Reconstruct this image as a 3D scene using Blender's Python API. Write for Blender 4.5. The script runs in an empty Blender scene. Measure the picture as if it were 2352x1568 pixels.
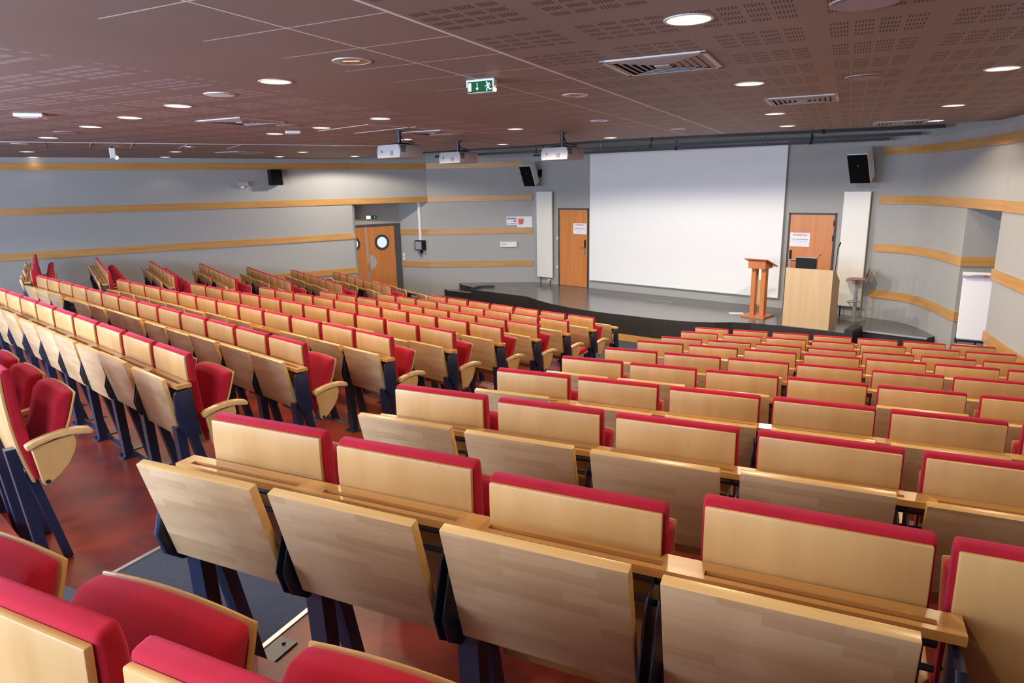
import bpy, bmesh, math, random
from mathutils import Vector, Matrix
random.seed(7)
sc = bpy.context.scene
EYE = 3.2                                   # camera height above the flat front floor

# ------------------------------------------------------------------ camera
cam_d = bpy.data.cameras.new('camera'); cam = bpy.data.objects.new('camera', cam_d)
sc.collection.objects.link(cam)
cam_d.sensor_width = 36.0; cam_d.lens = 1544.0 / 2352.0 * 36.0; cam_d.clip_start = 0.05; cam_d.clip_end = 200
PITCH, ROLL = math.radians(13.02), math.radians(-1.16)
_f = Vector((0, math.cos(PITCH), -math.sin(PITCH))); _u0 = Vector((0, math.sin(PITCH), math.cos(PITCH))); _r0 = Vector((1, 0, 0))
_r = _r0 * math.cos(ROLL) + _u0 * math.sin(ROLL); _u = _u0 * math.cos(ROLL) - _r0 * math.sin(ROLL)
cam.matrix_world = Matrix(((_r.x, _u.x, -_f.x, 0), (_r.y, _u.y, -_f.y, 0), (_r.z, _u.z, -_f.z, EYE), (0, 0, 0, 1)))
sc.camera = cam
# ------------------------------------------------------------------ view, world
sc.view_settings.view_transform = 'Standard'; sc.view_settings.look = 'None'
sc.view_settings.gamma = 1.0; sc.view_settings.exposure = 0.32; sc.view_settings.use_curve_mapping = False
w = bpy.data.worlds.new('world'); sc.world = w; w.use_nodes = True
w.node_tree.nodes['Background'].inputs['Color'].default_value = (0.75, 0.85, 1.0, 1)
w.node_tree.nodes['Background'].inputs['Strength'].default_value = 0.6
DAY = 330.0            # daylight through each rear window
DOWN = 75.0            # one recessed downlight
WARM = (1.0, 0.79, 0.53); NEUTRAL = (1.0, 0.91, 0.80); COOL = (0.60, 0.75, 1.0)

# ------------------------------------------------------------------ helpers
COL = sc.collection
def obj(name, bm, mat, parent=None, smooth=None):
    me = bpy.data.meshes.new(name)
    bmesh.ops.recalc_face_normals(bm, faces=bm.faces[:])
    bm.to_mesh(me); bm.free()
    for m in (mat if isinstance(mat, (list, tuple)) else [mat]): me.materials.append(m)
    if smooth is not None:
        for p in me.polygons: p.use_smooth = True
        try: me.set_sharp_from_angle(angle=math.radians(smooth))
        except Exception: pass
    o = bpy.data.objects.new(name, me); COL.objects.link(o)
    if parent: o.parent = parent
    return o
def thing(name, label, cat, loc=(0, 0, 0), rz=0.0, group=None):
    o = bpy.data.objects.new(name, None); o.empty_display_size = 0.1; COL.objects.link(o)
    o.location = loc; o.rotation_euler = (0, 0, rz)
    o['label'] = label; o['category'] = cat
    if group: o['group'] = group
    return o
def tag(o, label, cat, group=None):
    o['label'] = label; o['category'] = cat
    if group: o['group'] = group
    return o
def struct(o): o['kind'] = 'structure'; return o
def copy_tree(o, parent=None):
    c = o.copy(); COL.objects.link(c)
    if parent: c.parent = parent
    for ch in o.children: copy_tree(ch, c)
    return c
def box(bm, x0, x1, y0, y1, z0, z1, mi=0, M=None):
    v = [bm.verts.new((x, y, z)) for x in (x0, x1) for y in (y0, y1) for z in (z0, z1)]
    if M is not None:
        for q in v: q.co = M @ q.co
    for f in ((0, 1, 3, 2), (4, 6, 7, 5), (0, 4, 5, 1), (2, 3, 7, 6), (0, 2, 6, 4), (1, 5, 7, 3)):
        fc = bm.faces.new([v[i] for i in f]); fc.material_index = mi
    return v
def prism(bm, prof, x0, x1, axis='x', mi=0):
    def P(a, b, t): return (t, a, b) if axis == 'x' else ((a, t, b) if axis == 'y' else (a, b, t))
    A = [bm.verts.new(P(a, b, x0)) for a, b in prof]; B = [bm.verts.new(P(a, b, x1)) for a, b in prof]
    n = len(prof)
    fs = [bm.faces.new(A), bm.faces.new(list(reversed(B)))]
    for i in range(n): fs.append(bm.faces.new((A[i], B[i], B[(i + 1) % n], A[(i + 1) % n])))
    for f in fs: f.material_index = mi
    return A + B
def tube(bm, p0, p1, r, seg=10, r1=None, mi=0):
    p0, p1 = Vector(p0), Vector(p1); d = (p1 - p0).normalized()
    a = d.orthogonal().normalized(); b = d.cross(a); r1 = r if r1 is None else r1
    A = []; B = []
    for i in range(seg):
        t = 2 * math.pi * i / seg; e = a * math.cos(t) + b * math.sin(t)
        A.append(bm.verts.new(p0 + e * r)); B.append(bm.verts.new(p1 + e * r1))
    fs = [bm.faces.new(A), bm.faces.new(list(reversed(B)))]
    for i in range(seg): fs.append(bm.faces.new((A[i], B[i], B[(i + 1) % seg], A[(i + 1) % seg])))
    for f in fs: f.material_index = mi
def path(bm, pts, r, seg=8):
    for a, b in zip(pts, pts[1:]): tube(bm, a, b, r, seg)
def bar(bm, p0, p1, wx, wy, mi=0):          # rectangular bar, wx along x, wy along y
    p0, p1 = Vector(p0), Vector(p1); vs = []
    for p in (p0, p1):
        for sx, sy in ((-1, -1), (1, -1), (1, 1), (-1, 1)): vs.append(bm.verts.new((p.x + sx * wx / 2, p.y + sy * wy / 2, p.z)))
    for f in ((0, 1, 2, 3), (7, 6, 5, 4), (0, 4, 5, 1), (1, 5, 6, 2), (2, 6, 7, 3), (3, 7, 4, 0)):
        fc = bm.faces.new([vs[i] for i in f]); fc.material_index = mi
def disc(bm, c, r, z0, z1, seg=32, r1=None, mi=0):
    tube(bm, (c[0], c[1], z0), (c[0], c[1], z1), r, seg, r1, mi)
def bevel(bm, off, seg=2, ang=30):
    bm.normal_update()
    bmesh.ops.recalc_face_normals(bm, faces=bm.faces[:])
    es = [e for e in bm.edges if len(e.link_faces) == 2 and e.calc_face_angle(0) > math.radians(ang)]
    bmesh.ops.bevel(bm, geom=es, offset=off, segments=seg, profile=0.5, affect='EDGES', clamp_overlap=True)
def NB(): return bmesh.new()

# ------------------------------------------------------------------ materials
def mat(name, col, rough=0.5, metal=0.0, spec=0.5, emit=None, es=0.0):
    m = bpy.data.materials.new(name); m.use_nodes = True
    b = m.node_tree.nodes['Principled BSDF']
    b.inputs['Base Color'].default_value = (*col, 1); b.inputs['Roughness'].default_value = rough
    b.inputs['Metallic'].default_value = metal; b.inputs['Specular IOR Level'].default_value = spec
    if emit: b.inputs['Emission Color'].default_value = (*emit, 1); b.inputs['Emission Strength'].default_value = es
    return m
class N:                                     # tiny node builder
    def __init__(s, m): s.t = m.node_tree; s.b = s.t.nodes['Principled BSDF']
    def n(s, k, **kw):
        x = s.t.nodes.new(k)
        for a, v in kw.items():
            if a.startswith('i_'): x.inputs[a[2:].replace('_', ' ')].default_value = v
            else: setattr(x, a, v)
        return x
    def l(s, a, b): s.t.links.new(a, b)
    def math(s, op, a, b=None):
        x = s.t.nodes.new('ShaderNodeMath'); x.operation = op
        for i, v in enumerate((a, b)):
            if v is None: continue
            if hasattr(v, 'links'): s.l(v, x.inputs[i])
            else: x.inputs[i].default_value = v
        return x.outputs[0]
    def mix(s, fac, a, b, blend='MIX'):
        x = s.t.nodes.new('ShaderNodeMix'); x.data_type = 'RGBA'; x.blend_type = blend
        for k, v in ((0, fac), (6, a), (7, b)):
            if hasattr(v, 'links'): s.l(v, x.inputs[k])
            else: x.inputs[k].default_value = (*v, 1) if k else v
        return x.outputs[2]
    def coords(s, scale, kind='Object', rnd=0.0):
        tc = s.n('ShaderNodeTexCoord'); mp = s.n('ShaderNodeMapping'); mp.inputs['Scale'].default_value = scale
        s.l(tc.outputs[kind], mp.inputs[0])
        if rnd:
            oi = s.n('ShaderNodeObjectInfo'); s.l(s.math('MULTIPLY', oi.outputs['Random'], rnd), mp.inputs['Location'])
        return mp.outputs[0]
    def noise(s, vec, scale=1.0, detail=3.0, rough=0.55):
        x = s.n('ShaderNodeTexNoise'); x.inputs['Scale'].default_value = scale; x.inputs['Detail'].default_value = detail
        x.inputs['Roughness'].default_value = rough; s.l(vec, x.inputs['Vector']); return x.outputs['Fac']
    def ramp(s, fac, stops):
        x = s.n('ShaderNodeValToRGB'); e = x.color_ramp.elements
        while len(e) < len(stops): e.new(0.5)
        for q, (p, c) in zip(e, stops): q.position = p; q.color = (*c, 1)
        s.l(fac, x.inputs[0]); return x.outputs[0]
    def base(s, c): s.l(c, s.b.inputs['Base Color'])
    def bump(s, h, strength=0.2, dist=0.01):
        x = s.n('ShaderNodeBump'); x.inputs['Strength'].default_value = strength; x.inputs['Distance'].default_value = dist
        s.l(h, x.inputs['Height']); s.l(x.outputs[0], s.b.inputs['Normal'])
def vary(q, col, amt):                       # a little brightness difference from piece to piece
    oi = q.n('ShaderNodeObjectInfo'); hs = q.n('ShaderNodeHueSaturation')
    q.l(q.math('ADD', q.math('MULTIPLY', oi.outputs['Random'], amt), 1.0 - amt / 2), hs.inputs['Value'])
    q.l(col, hs.inputs['Color']); return hs.outputs[0]
def wood(name, a, b, scale, rough=0.38, amt=0.12, det=3.0):
    m = mat(name, a, rough); q = N(m)
    f = q.noise(q.coords(scale, rnd=9.0), 1.0, det, 0.6)
    q.base(vary(q, q.ramp(f, [(0.3, a), (0.7, b)]), amt)); return m
PLY = wood('beech_plywood', (0.58, 0.340, 0.130), (0.50, 0.275, 0.094), (9, 9, 1.4))
PLYEDGE = wood('beech_edge', (0.66, 0.42, 0.19), (0.56, 0.33, 0.13), (3, 30, 30), amt=0.1)
OAK = wood('oak_strip', (0.60, 0.33, 0.105), (0.48, 0.235, 0.06), (1.2, 1.2, 22), 0.35, 0.1)
DESK = wood('desk_beech', (0.63, 0.335, 0.105), (0.50, 0.235, 0.062), (1.5, 30, 30), 0.3, 0.1)
GROOVE = wood('pen_groove', (0.36, 0.15, 0.045), (0.28, 0.10, 0.03), (2, 30, 30), 0.45)
DOORW = wood('door_veneer', (0.67, 0.255, 0.072), (0.56, 0.19, 0.048), (14, 14, 0.8), 0.35, 0.05)
CHERRY = wood('cherry_veneer', (0.56, 0.20, 0.06), (0.47, 0.15, 0.04), (10, 10, 1.0), 0.35, 0.05)
MAPLE = wood('maple_laminate', (0.62, 0.44, 0.24), (0.55, 0.37, 0.19), (12, 12, 0.9), 0.4, 0.03)
LIP = wood('beech_lipping', (0.72, 0.46, 0.19), (0.62, 0.37, 0.13), (2, 30, 30), 0.3, 0.08)
BLOCK = mat('butcher_block_beech', (0.6, 0.4, 0.2), 0.36)
q = N(BLOCK)
tc = q.n('ShaderNodeTexCoord'); sx = q.n('ShaderNodeSeparateXYZ'); q.l(tc.outputs['Object'], sx.inputs[0])
oi = q.n('ShaderNodeObjectInfo'); r_ = q.math('MULTIPLY', oi.outputs['Random'], 7.0)
cx = q.n('ShaderNodeCombineXYZ'); q.l(q.math('ADD', sx.outputs['X'], r_), cx.inputs[0]); q.l(q.math('ADD', sx.outputs['Z'], r_), cx.inputs[1])
br = q.n('ShaderNodeTexBrick'); br.offset = 0.37; br.offset_frequency = 2; br.squash = 1.0
for k, v in (('Scale', 1.0), ('Mortar Size', 0.0), ('Bias', 0.0), ('Brick Width', 0.24), ('Row Height', 0.031)): br.inputs[k].default_value = v
br.inputs['Color1'].default_value = (0.64, 0.43, 0.235, 1); br.inputs['Color2'].default_value = (0.47, 0.28, 0.13, 1); br.inputs['Mortar'].default_value = (0.5, 0.3, 0.15, 1)
q.l(cx.outputs[0], br.inputs['Vector'])
g = q.noise(q.coords((4, 40, 60), rnd=9.0), 1.0, 3.0)
q.base(vary(q, q.mix(0.35, br.outputs['Color'], q.ramp(g, [(0.3, (0.62, 0.42, 0.24)), (0.7, (0.46, 0.28, 0.14))])), 0.14))
FABRIC = mat('crimson_fabric', (0.50, 0.012, 0.04), 0.9, spec=0.2)
q = N(FABRIC); f = q.noise(q.coords((1, 1, 1), rnd=9.0), 9.0, 4.0); q.base(vary(q, q.ramp(f, [(0.3, (0.40, 0.009, 0.021)), (0.7, (0.32, 0.007, 0.016))]), 0.15))
q.bump(q.noise(q.coords((1, 1, 1)), 420.0, 2.0), 0.25, 0.002)
q.b.inputs['Sheen Weight'].default_value = 0.35; q.b.inputs['Sheen Tint'].default_value = (1.0, 0.2, 0.4, 1)
NAVY = mat('navy_black_metal', (0.012, 0.016, 0.042), 0.32, 0.0, 0.6)
BLACK = mat('black_plastic', (0.008, 0.008, 0.009), 0.5, spec=0.2)
MESHBLK = mat('black_speaker_cloth', (0.006, 0.006, 0.006), 0.9, spec=0.1)
STEEL = mat('brushed_steel', (0.55, 0.56, 0.57), 0.35, 1.0)
GREYMET = mat('grey_painted_metal', (0.34, 0.35, 0.37), 0.4, 0.3)
ALU = mat('aluminium_trim', (0.6, 0.6, 0.6), 0.4, 0.8)
WHITE = mat('white_paint', (0.78, 0.78, 0.75), 0.45)
RADW = mat('radiator_cream', (0.80, 0.78, 0.70), 0.4)
SCREEN = mat('screen_white', (0.86, 0.86, 0.84), 0.75, spec=0.2)
PAPER = mat('paper_white', (0.82, 0.81, 0.84), 0.8)
PROJ = mat('projector_grey', (0.42, 0.405, 0.39), 0.5)
DARK = mat('dark_fascia', (0.028, 0.023, 0.020), 0.45)
BROWNDARK = mat('dark_door_frame', (0.05, 0.035, 0.03), 0.5)
FRAMEG = mat('grey_door_frame', (0.075, 0.075, 0.08), 0.5)
REDTXT = mat('red_ink', (0.55, 0.03, 0.06), 0.8); GREYTXT = mat('grey_ink', (0.35, 0.37, 0.45), 0.8); BLUETXT = mat('blue_ink', (0.14, 0.14, 0.35), 0.8)
PINK = mat('bucket_red', (0.75, 0.13, 0.12), 0.8); CREAM = mat('bucket_cream', (0.75, 0.62, 0.45), 0.8)
STOOLW = mat('stool_red_wood', (0.34, 0.10, 0.075), 0.4)
GLASSD = mat('porthole_daylight', (0.5, 0.6, 0.7), 0.2, emit=(0.62, 0.80, 0.95), es=0.5)
GREEN = mat('exit_green', (0.003, 0.060, 0.018), 0.5, spec=0.1, emit=(0.005, 0.16, 0.04), es=0.15)
SIGNW = mat('exit_white', (0.7, 0.75, 0.73), 0.5, spec=0.1, emit=(0.8, 0.9, 0.85), es=0.12)
SIGNGLOW = mat('exit_lamp', (1, 0.85, 0.6), 0.4, emit=(1.0, 0.70, 0.38), es=5.0)
CLEAR = mat('sign_frosted_acrylic', (0.55, 0.5, 0.42), 0.25)
LAMP = mat('downlight_lit', (0.9, 0.85, 0.7), 0.3, emit=(1.0, 0.88, 0.66), es=0.85)
LAMPHOT = mat('downlight_bulb', (1, 1, 0.95), 0.3, emit=(1.0, 0.95, 0.86), es=6.0)
MIRROR = mat('downlight_reflector_off', (0.30, 0.21, 0.19), 0.15, 1.0)
VENTIN = mat('vent_dark', (0.02, 0.018, 0.017), 0.8)
VENTW = mat('vent_white', (0.58, 0.53, 0.50), 0.45)
VENTB = mat('vent_blade', (0.34, 0.295, 0.275), 0.5)
DISCW = mat('ceiling_speaker_grey', (0.38, 0.31, 0.30), 0.7)
RAILB = mat('black_rail', (0.012, 0.012, 0.012), 0.5)
CARPET = mat('slate_carpet', (0.055, 0.058, 0.075), 0.95, spec=0.1)
q = N(CARPET); q.base(q.ramp(q.noise(q.coords((1, 1, 1)), 260.0, 2.0), [(0.3, (0.075, 0.078, 0.098)), (0.7, (0.045, 0.047, 0.062))])); q.bump(q.noise(q.coords((1, 1, 1)), 300.0), 0.4, 0.004)
LINO = mat('red_lino', (0.25, 0.03, 0.015), 0.33, spec=0.35)
q = N(LINO); f = q.noise(q.coords((1, 1, 1)), 2.2, 5.0, 0.6); g = q.noise(q.coords((1, 1, 1)), 30.0, 3.0)
q.base(q.mix(0.25, q.ramp(f, [(0.36, (0.075, 0.016, 0.022)), (0.60, (0.26, 0.028, 0.010))]), q.ramp(g, [(0.3, (0.22, 0.034, 0.014)), (0.7, (0.10, 0.015, 0.010))])))
STAGE = mat('stage_lino', (0.085, 0.08, 0.078), 0.2, spec=0.55)
q = N(STAGE); q.base(q.ramp(q.noise(q.coords((1, 1, 1)), 40.0, 4.0), [(0.3, (0.150, 0.145, 0.140)), (0.7, (0.140, 0.135, 0.130))]))
WALL = mat('grey_wall_fabric', (0.30, 0.297, 0.29), 0.95, spec=0.1)
q = N(WALL); q.base(q.ramp(q.noise(q.coords((60, 60, 2)), 3.0, 3.0), [(0.3, (0.415, 0.408, 0.385)), (0.7, (0.375, 0.370, 0.350))])); q.bump(q.noise(q.coords((1, 1, 1)), 180.0), 0.15, 0.003)
# perforated board ceiling: slots in groups of 6 by 4, plain access panels with pale joints in a band
CEIL = mat('perforated_ceiling', (0.32, 0.2, 0.17), 0.55, spec=0.3)
q = N(CEIL); uv = q.n('ShaderNodeUVMap'); uv.uv_map = 'UVMap'; s = q.n('ShaderNodeSeparateXYZ'); q.l(uv.outputs[0], s.inputs[0])
A_, B_ = s.outputs[0], s.outputs[1]
def pm(x, off, per): return q.math('MULTIPLY', q.math('FRACT', q.math('DIVIDE', q.math('SUBTRACT', x, off - 50 * per), per)), per)
def lt(a, v): return q.math('LESS_THAN', a, v)
ua = pm(A_, -0.155, 0.564); ug = pm(A_, -0.155, 0.1162 ) if False else pm(ua, 0.0, 0.1157); uh = pm(ug, 0.0, 0.0155)
vb = pm(B_, 3.975, 0.617); vg = pm(vb, 0.0, 0.105)
m1 = q.math('MULTIPLY', lt(ua, 0.445), lt(ug, 0.088)); m2 = q.math('MULTIPLY', lt(uh, 0.0075), q.math('MULTIPLY', lt(vb, 0.39), lt(vg, 0.060)))
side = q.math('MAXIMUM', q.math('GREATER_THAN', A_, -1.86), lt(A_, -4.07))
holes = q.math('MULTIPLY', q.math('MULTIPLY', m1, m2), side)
band = q.math('MULTIPLY', lt(A_, -1.88), q.math('GREATER_THAN', A_, -3.06))
j1 = lt(pm(B_, 2.105 - 0.004, 0.5585), 0.011)                       # cross joints
j2 = lt(q.math('ABSOLUTE', q.math('ADD', A_, 2.492)), 0.006); j3 = lt(q.math('ABSOLUTE', q.math('ADD', A_, 1.893)), 0.011)
farj = q.math('GREATER_THAN', B_, 9.0)
joint = q.math('MULTIPLY', band, q.math('MAXIMUM', j1, q.math('MAXIMUM', j2, j3)))
plain = q.ramp(q.noise(q.coords((1, 1, 1)), 1.3, 3.0), [(0.3, (0.295, 0.212, 0.178)), (0.7, (0.265, 0.190, 0.158))])
c1 = q.mix(joint, plain, (0.80, 0.74, 0.70)); c2 = q.mix(lt(A_, -3.5), (0.055, 0.028, 0.024), (0.50, 0.44, 0.44)); q.base(q.mix(holes, c1, c2))  # left-hand slots are pale: window glare painted into their colour
UPPER = mat('upper_void', (0.32, 0.34, 0.32), 0.9)

# ------------------------------------------------------------------ rows of the three seating blocks (z = height of the seat back tops above eye level)
def hv(deg): h = math.radians(deg); return Vector((math.sin(h), -math.cos(h))), Vector((math.cos(h), math.sin(h)))
nM, uM = hv(137.74); nR, uR_ = hv(154.67); nL, uL = hv(123.9); uR = -uR_
P = 0.55
BACK = 1.05
Mrow = {0: (-2.43, 3.07, -.825, 3), 1: (-1.974, 3.95, -.973, 10), 2: (-1.548, 4.856, -1.129, 13), 3: (-1.028, 5.59, -1.255, 12), 4: (-.565, 6.426, -1.398, 11),
        5: (-.102, 7.302, -1.548, 10), 6: (.338, 8.184, -1.71, 9), 7: (.797, 9.196, -1.872, 8), 8: (1.256, 9.943, -1.983, 7), 9: (1.72, 10.80, -2.13, 7)}
Rrow = {0: (-1.545, 1.246, -.60, 5), 1: (-1.087, 2.216, -.775, 5), 2: (-.600, 3.119, -.944, 5), 3: (-.134, 4.134, -1.146, 6), 4: (.350, 5.109, -1.324, 6), 5: (.824, 6.061, -1.491, 6),
        6: (1.308, 7.048, -1.661, 7), 7: (1.806, 8.056, -1.853, 7), 8: (2.291, 9.020, -2.004, 7), 9: (2.746, 9.972, -2.157, 7), 10: (3.21, 10.93, -2.32, 7)}
Lrow = {0: (-7.40, 10.36, -1.13, 7), 1: (-6.561, 10.925, -1.26, 7), 2: (-5.745, 11.426, -1.40, 7), 3: (-5.003, 12.115, -1.55, 7), 4: (-4.167, 12.642, -1.71, 7),
        5: (-3.367, 13.317, -1.872, 7), 6: (-2.470, 13.694, -1.983, 7), 7: (-1.70, 14.35, -2.13, 6)}
def floor_of(z): return EYE + z - BACK

# ------------------------------------------------------------------ stepped floor
def clip(poly, n, d):                        # keep n.p <= d
    out = []
    for a, b in zip(poly, poly[1:] + poly[:1]):
        fa, fb = a.dot(n) - d, b.dot(n) - d
        if fa <= 0: out.append(a)
        if fa * fb < 0: out.append(a + (b - a) * (fa / (fa - fb)))
    return out
BIG = [Vector((-30, -12)), Vector((30, -12)), Vector((30, 40)), Vector((-30, 40))]
A1 = Vector(Rrow[1][:2])
EDGE = -1.15 + A1.dot(uR)                    # aisle carpet edge, measured along the flip-chart block's rows
qn = Vector((-0.53, 0.848)); qd = Vector((-2.03, 13.1)).dot(qn)   # line between the other two blocks
lw_n = Vector((math.sin(math.radians(35.4)), -math.cos(math.radians(35.4)))); LWD = -17.2
rear_n = Vector((0.682, 0.731)); REARD = -2.2
fb = NB()
def slab(poly, z0, z1, mi):
    if len(poly) > 2: prism(fb, [(p.x, p.y) for p in poly], z0, z1, 'z', mi)
def bands(rows, n, extra, mi, last, rear):
    ks = sorted(rows)
    for i, k in enumerate(ks[:-1]):
        a = Vector(rows[k][:2]).dot(n) - 0.015; b = Vector(rows[ks[i + 1]][:2]).dot(n) - 0.015
        p = clip(clip(BIG, n, b), -n, -a)
        for e in extra: p = clip(p, *e)
        z = floor_of(rows[k][2])
        if z > 0.01: slab(p, -0.1, z, mi)
    a = Vector(rows[ks[0]][:2]).dot(n) - 0.015
    p = clip(BIG, n, a)
    for e in extra + [(-rear_n, -REARD)]: p = clip(p, *e)
    slab(p, -0.1, floor_of(rows[ks[0]][2]) + rear, mi)
bands(Mrow, nM, [(uR, EDGE), (qn, qd)], 0, 0, 0.15)
bands(Lrow, nL, [(-qn, -qd), (-lw_n, -LWD)], 0, 0, 0.15)
rw = [(Vector((0.945, -0.33)), Vector((6.3, 8.0)).dot(Vector((0.945, -0.33))) + 0.05)]
bands(Rrow, nR, [(-uR, -(EDGE + 1.10))] + rw, 0, 0, 0.17)
bands(Rrow, nR, [(-uR, -EDGE), (uR, EDGE + 1.10)], 1, 0, 0.17)
p = clip(clip(BIG, -rear_n, -REARD), -lw_n, -LWD + 1.2)
slab([Vector((-16, 2)), Vector((2, -8)), Vector((14, 8)), Vector((10, 22)), Vector((-6, 26)), Vector((-18, 14))], -0.25, 0.0, 1)
struct(obj('floor', fb, [LINO, CARPET]))
# metal nosing along each step of the middle block and along the aisle carpet
tn = NB()
for k in range(1, 9):
    a = Vector(Mrow[k][:2]); zt = floor_of(Mrow[k - 1][2]); d = a + nM * (-0.015)
    L = 0.25; R_ = (Mrow[k][3] + 1) * P
    ang = math.atan2(-uM.y, -uM.x)
    M = Matrix.Translation((d.x, d.y, zt)) @ Matrix.Rotation(ang, 4, 'Z')
    box(tn, -R_, L, -0.03, 0.012, -0.035, 0.004, 0, M)
for k in range(1, 9):
    z = floor_of(Rrow[k][2]); a = Vector(Rrow[k][:2]); b = Vector(Rrow[k + 1][:2])
    for off in (-1.15, -0.05):
        p0 = A1 + uR * off + nR * ((a - A1).dot(nR) - 0.0); ln = (b - a).dot(nR) - 0.03
        M = Matrix.Translation((p0.x, p0.y, z)) @ Matrix.Rotation(math.atan2(nR.y, nR.x), 4, 'Z')
        box(tn, 0, ln, -0.012, 0.012, -0.01, 0.005, 1, M)
struct(obj('trim_1', tn, [NAVY, ALU]))

# ------------------------------------------------------------------ seats
def shell_bm():
    bm = NB(); bpts = [(0.0, 1.05), (-0.002, 0.98), (0.0, 0.88), (0.006, 0.78), (0.018, 0.67), (0.036, 0.57), (0.060, 0.47)]
    t = 0.015
    prism(bm, bpts + [(y + t, z) for y, z in reversed(bpts)], -0.2375, 0.2375)
    bevel(bm, 0.004, 2, 60); return bm
def back_cushion_bm():
    bm = NB(); inner = [(0.015, 1.062), (0.015, 0.90), (0.02, 0.78), (0.033, 0.67), (0.05, 0.57), (0.071, 0.48)]
    outer = [(0.092, 0.485), (0.088, 0.56), (0.085, 0.66), (0.074, 0.76), (0.063, 0.90), (0.060, 1.02), (0.052, 1.068)]
    vs = prism(bm, inner + outer, -0.245, 0.245)
    bevel(bm, 0.022, 3, 50)
    return bm
def arch(bm, half, drop, z0, z1):
    for i in range(1, 8):
        x = -half + 2 * half * i / 8
        bmesh.ops.bisect_plane(bm, geom=bm.verts[:] + bm.edges[:] + bm.faces[:], plane_co=(x, 0, 0), plane_no=(1, 0, 0))
    for v in bm.verts:
        k = max(0.0, min(1.0, (v.co.z - z0) / (z1 - z0))); v.co.z -= drop * (v.co.x / half) ** 2 * k * k
    return bm
def pan_shell_bm():
    bm = NB(); f = [(0.315, 0.895), (0.300, 0.84), (0.272, 0.75), (0.235, 0.66), (0.185, 0.56), (0.145, 0.49)]
    prism(bm, f + [(y - 0.009, z + 0.004) for y, z in reversed(f)], -0.215, 0.215); bevel(bm, 0.004, 2, 60); return arch(bm, 0.215, 0.015, 0.62, 0.9)
def pan_cushion_bm():
    bm = NB(); f = [(0.305, 0.900), (0.290, 0.845), (0.262, 0.755), (0.225, 0.665), (0.176, 0.568), (0.138, 0.505)]
    r = [(0.112, 0.53), (0.135, 0.60), (0.170, 0.69), (0.196, 0.78), (0.218, 0.86), (0.250, 0.900)]
    prism(bm, f + r, -0.214, 0.214); bevel(bm, 0.032, 4, 50); return arch(bm, 0.214, 0.015, 0.62, 0.9)
def arm_bm(x):
    bm = NB(); top = [(0.050, 0.655), (0.10, 0.672), (0.17, 0.687), (0.24, 0.688), (0.30, 0.676), (0.335, 0.668), (0.345, 0.682), (0.330, 0.702), (0.28, 0.716), (0.21, 0.720), (0.14, 0.712), (0.08, 0.698), (0.045, 0.682)]
    prism(bm, top, x - 0.026, x + 0.026); bevel(bm, 0.006, 2, 40); return bm
def side_bm(x):
    bm = NB(); s_ = [(0.068, 0.66), (0.26, 0.686), (0.265, 0.64), (0.25, 0.59), (0.22, 0.54), (0.175, 0.495), (0.135, 0.465), (0.115, 0.455), (0.098, 0.458), (0.090, 0.475)]
    prism(bm, s_, x - 0.011, x + 0.011); bevel(bm, 0.004, 1, 60); return bm
def bolt_bm(x):
    bm = NB(); tube(bm, (x - 0.016, 0.112, 0.474), (x + 0.016, 0.112, 0.474), 0.011, 12); return bm
def make_seat(side, lowered=False):
    t = thing('lecture_seat', 'seat', 'seat')
    a = obj('backrest', shell_bm(), PLY, t, 40); obj('cushion', back_cushion_bm(), FABRIC, a, 60)
    b = obj('seat_pan', pan_shell_bm(), PLY, t, 40); obj('cushion', pan_cushion_bm(), FABRIC, b, 60)
    if lowered:
        M = Matrix.Translation((0, 0.13, 0.50)) @ Matrix.Rotation(math.radians(-62), 4, 'X') @ Matrix.Translation((0, -0.13, -0.50))
        for o_ in (b, b.children[0]): o_.data.transform(M)
    obj('armrest', arm_bm(side * 0.275), PLYEDGE, t, 40)
    s_ = obj('side_panel', side_bm(side * 0.275), PLY, t, 40); obj('bolt', bolt_bm(side * 0.275), NAVY, s_)
    return t
ORD = 'first second third fourth fifth sixth seventh eighth ninth tenth eleventh twelfth thirteenth fourteenth'.split()
protoM = make_seat(1); protoR = make_seat(-1); protoD = make_seat(1, True)
used = set()
def seat(proto, loc, rz, label, group):
    o = proto if proto.name not in used else copy_tree(proto)
    used.add(proto.name)
    o.location = loc; o.rotation_euler = (0, 0, rz); o['label'] = label; o['group'] = group; o['category'] = 'seat'
    return o
rzM = math.radians(137.74 - 180); rzR = math.radians(154.67 - 180); rzL = math.radians(123.9 - 180)
rowM = lambda k: ORD[8 - k]; rowR = lambda k: ORD[9 - k]; rowL = lambda k: ORD[6 - k]
for k in range(0, 9):
    x, y, z, n = Mrow[k]
    for i in range(n):
        c = Vector((x, y)) + uM * (P * (i + 0.5))
        pr = protoD if (k == 7 and i == 0) else protoM
        lab = f"red beech-backed seat, {ORD[i]} from the aisle, {rowM(k)} row from the stage, middle block"
        if pr is protoD: lab = "red seat with its pan folded down at the aisle end of the middle block"
        seat(pr, (c.x, c.y, floor_of(z)), rzM, lab, 'seats of the middle block')
jit = {(1, 0): (0.012, 0.0, 0.006), (1, 2): (-0.03, 0.0, -0.014), (1, 3): (0.0, 0.02, 0.012), (1, 4): (0.0, -0.01, 0.01)}
for k in range(0, 10):
    x, y, z, n = Rrow[k]
    for i in range(n):
        df, ds, dz = jit.get((k, i), (random.uniform(-.004, .004), random.uniform(-.006, .006), 0.0))
        c = Vector((x, y)) + uR * (P * (i + 0.5) + ds) + nR * df
        seat(protoR, (c.x, c.y, floor_of(z) + dz), rzR, f"red beech-backed seat, {ORD[i]} from the aisle, {rowR(k)} row from the stage, lectern block", 'seats of the block below the lectern')
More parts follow.
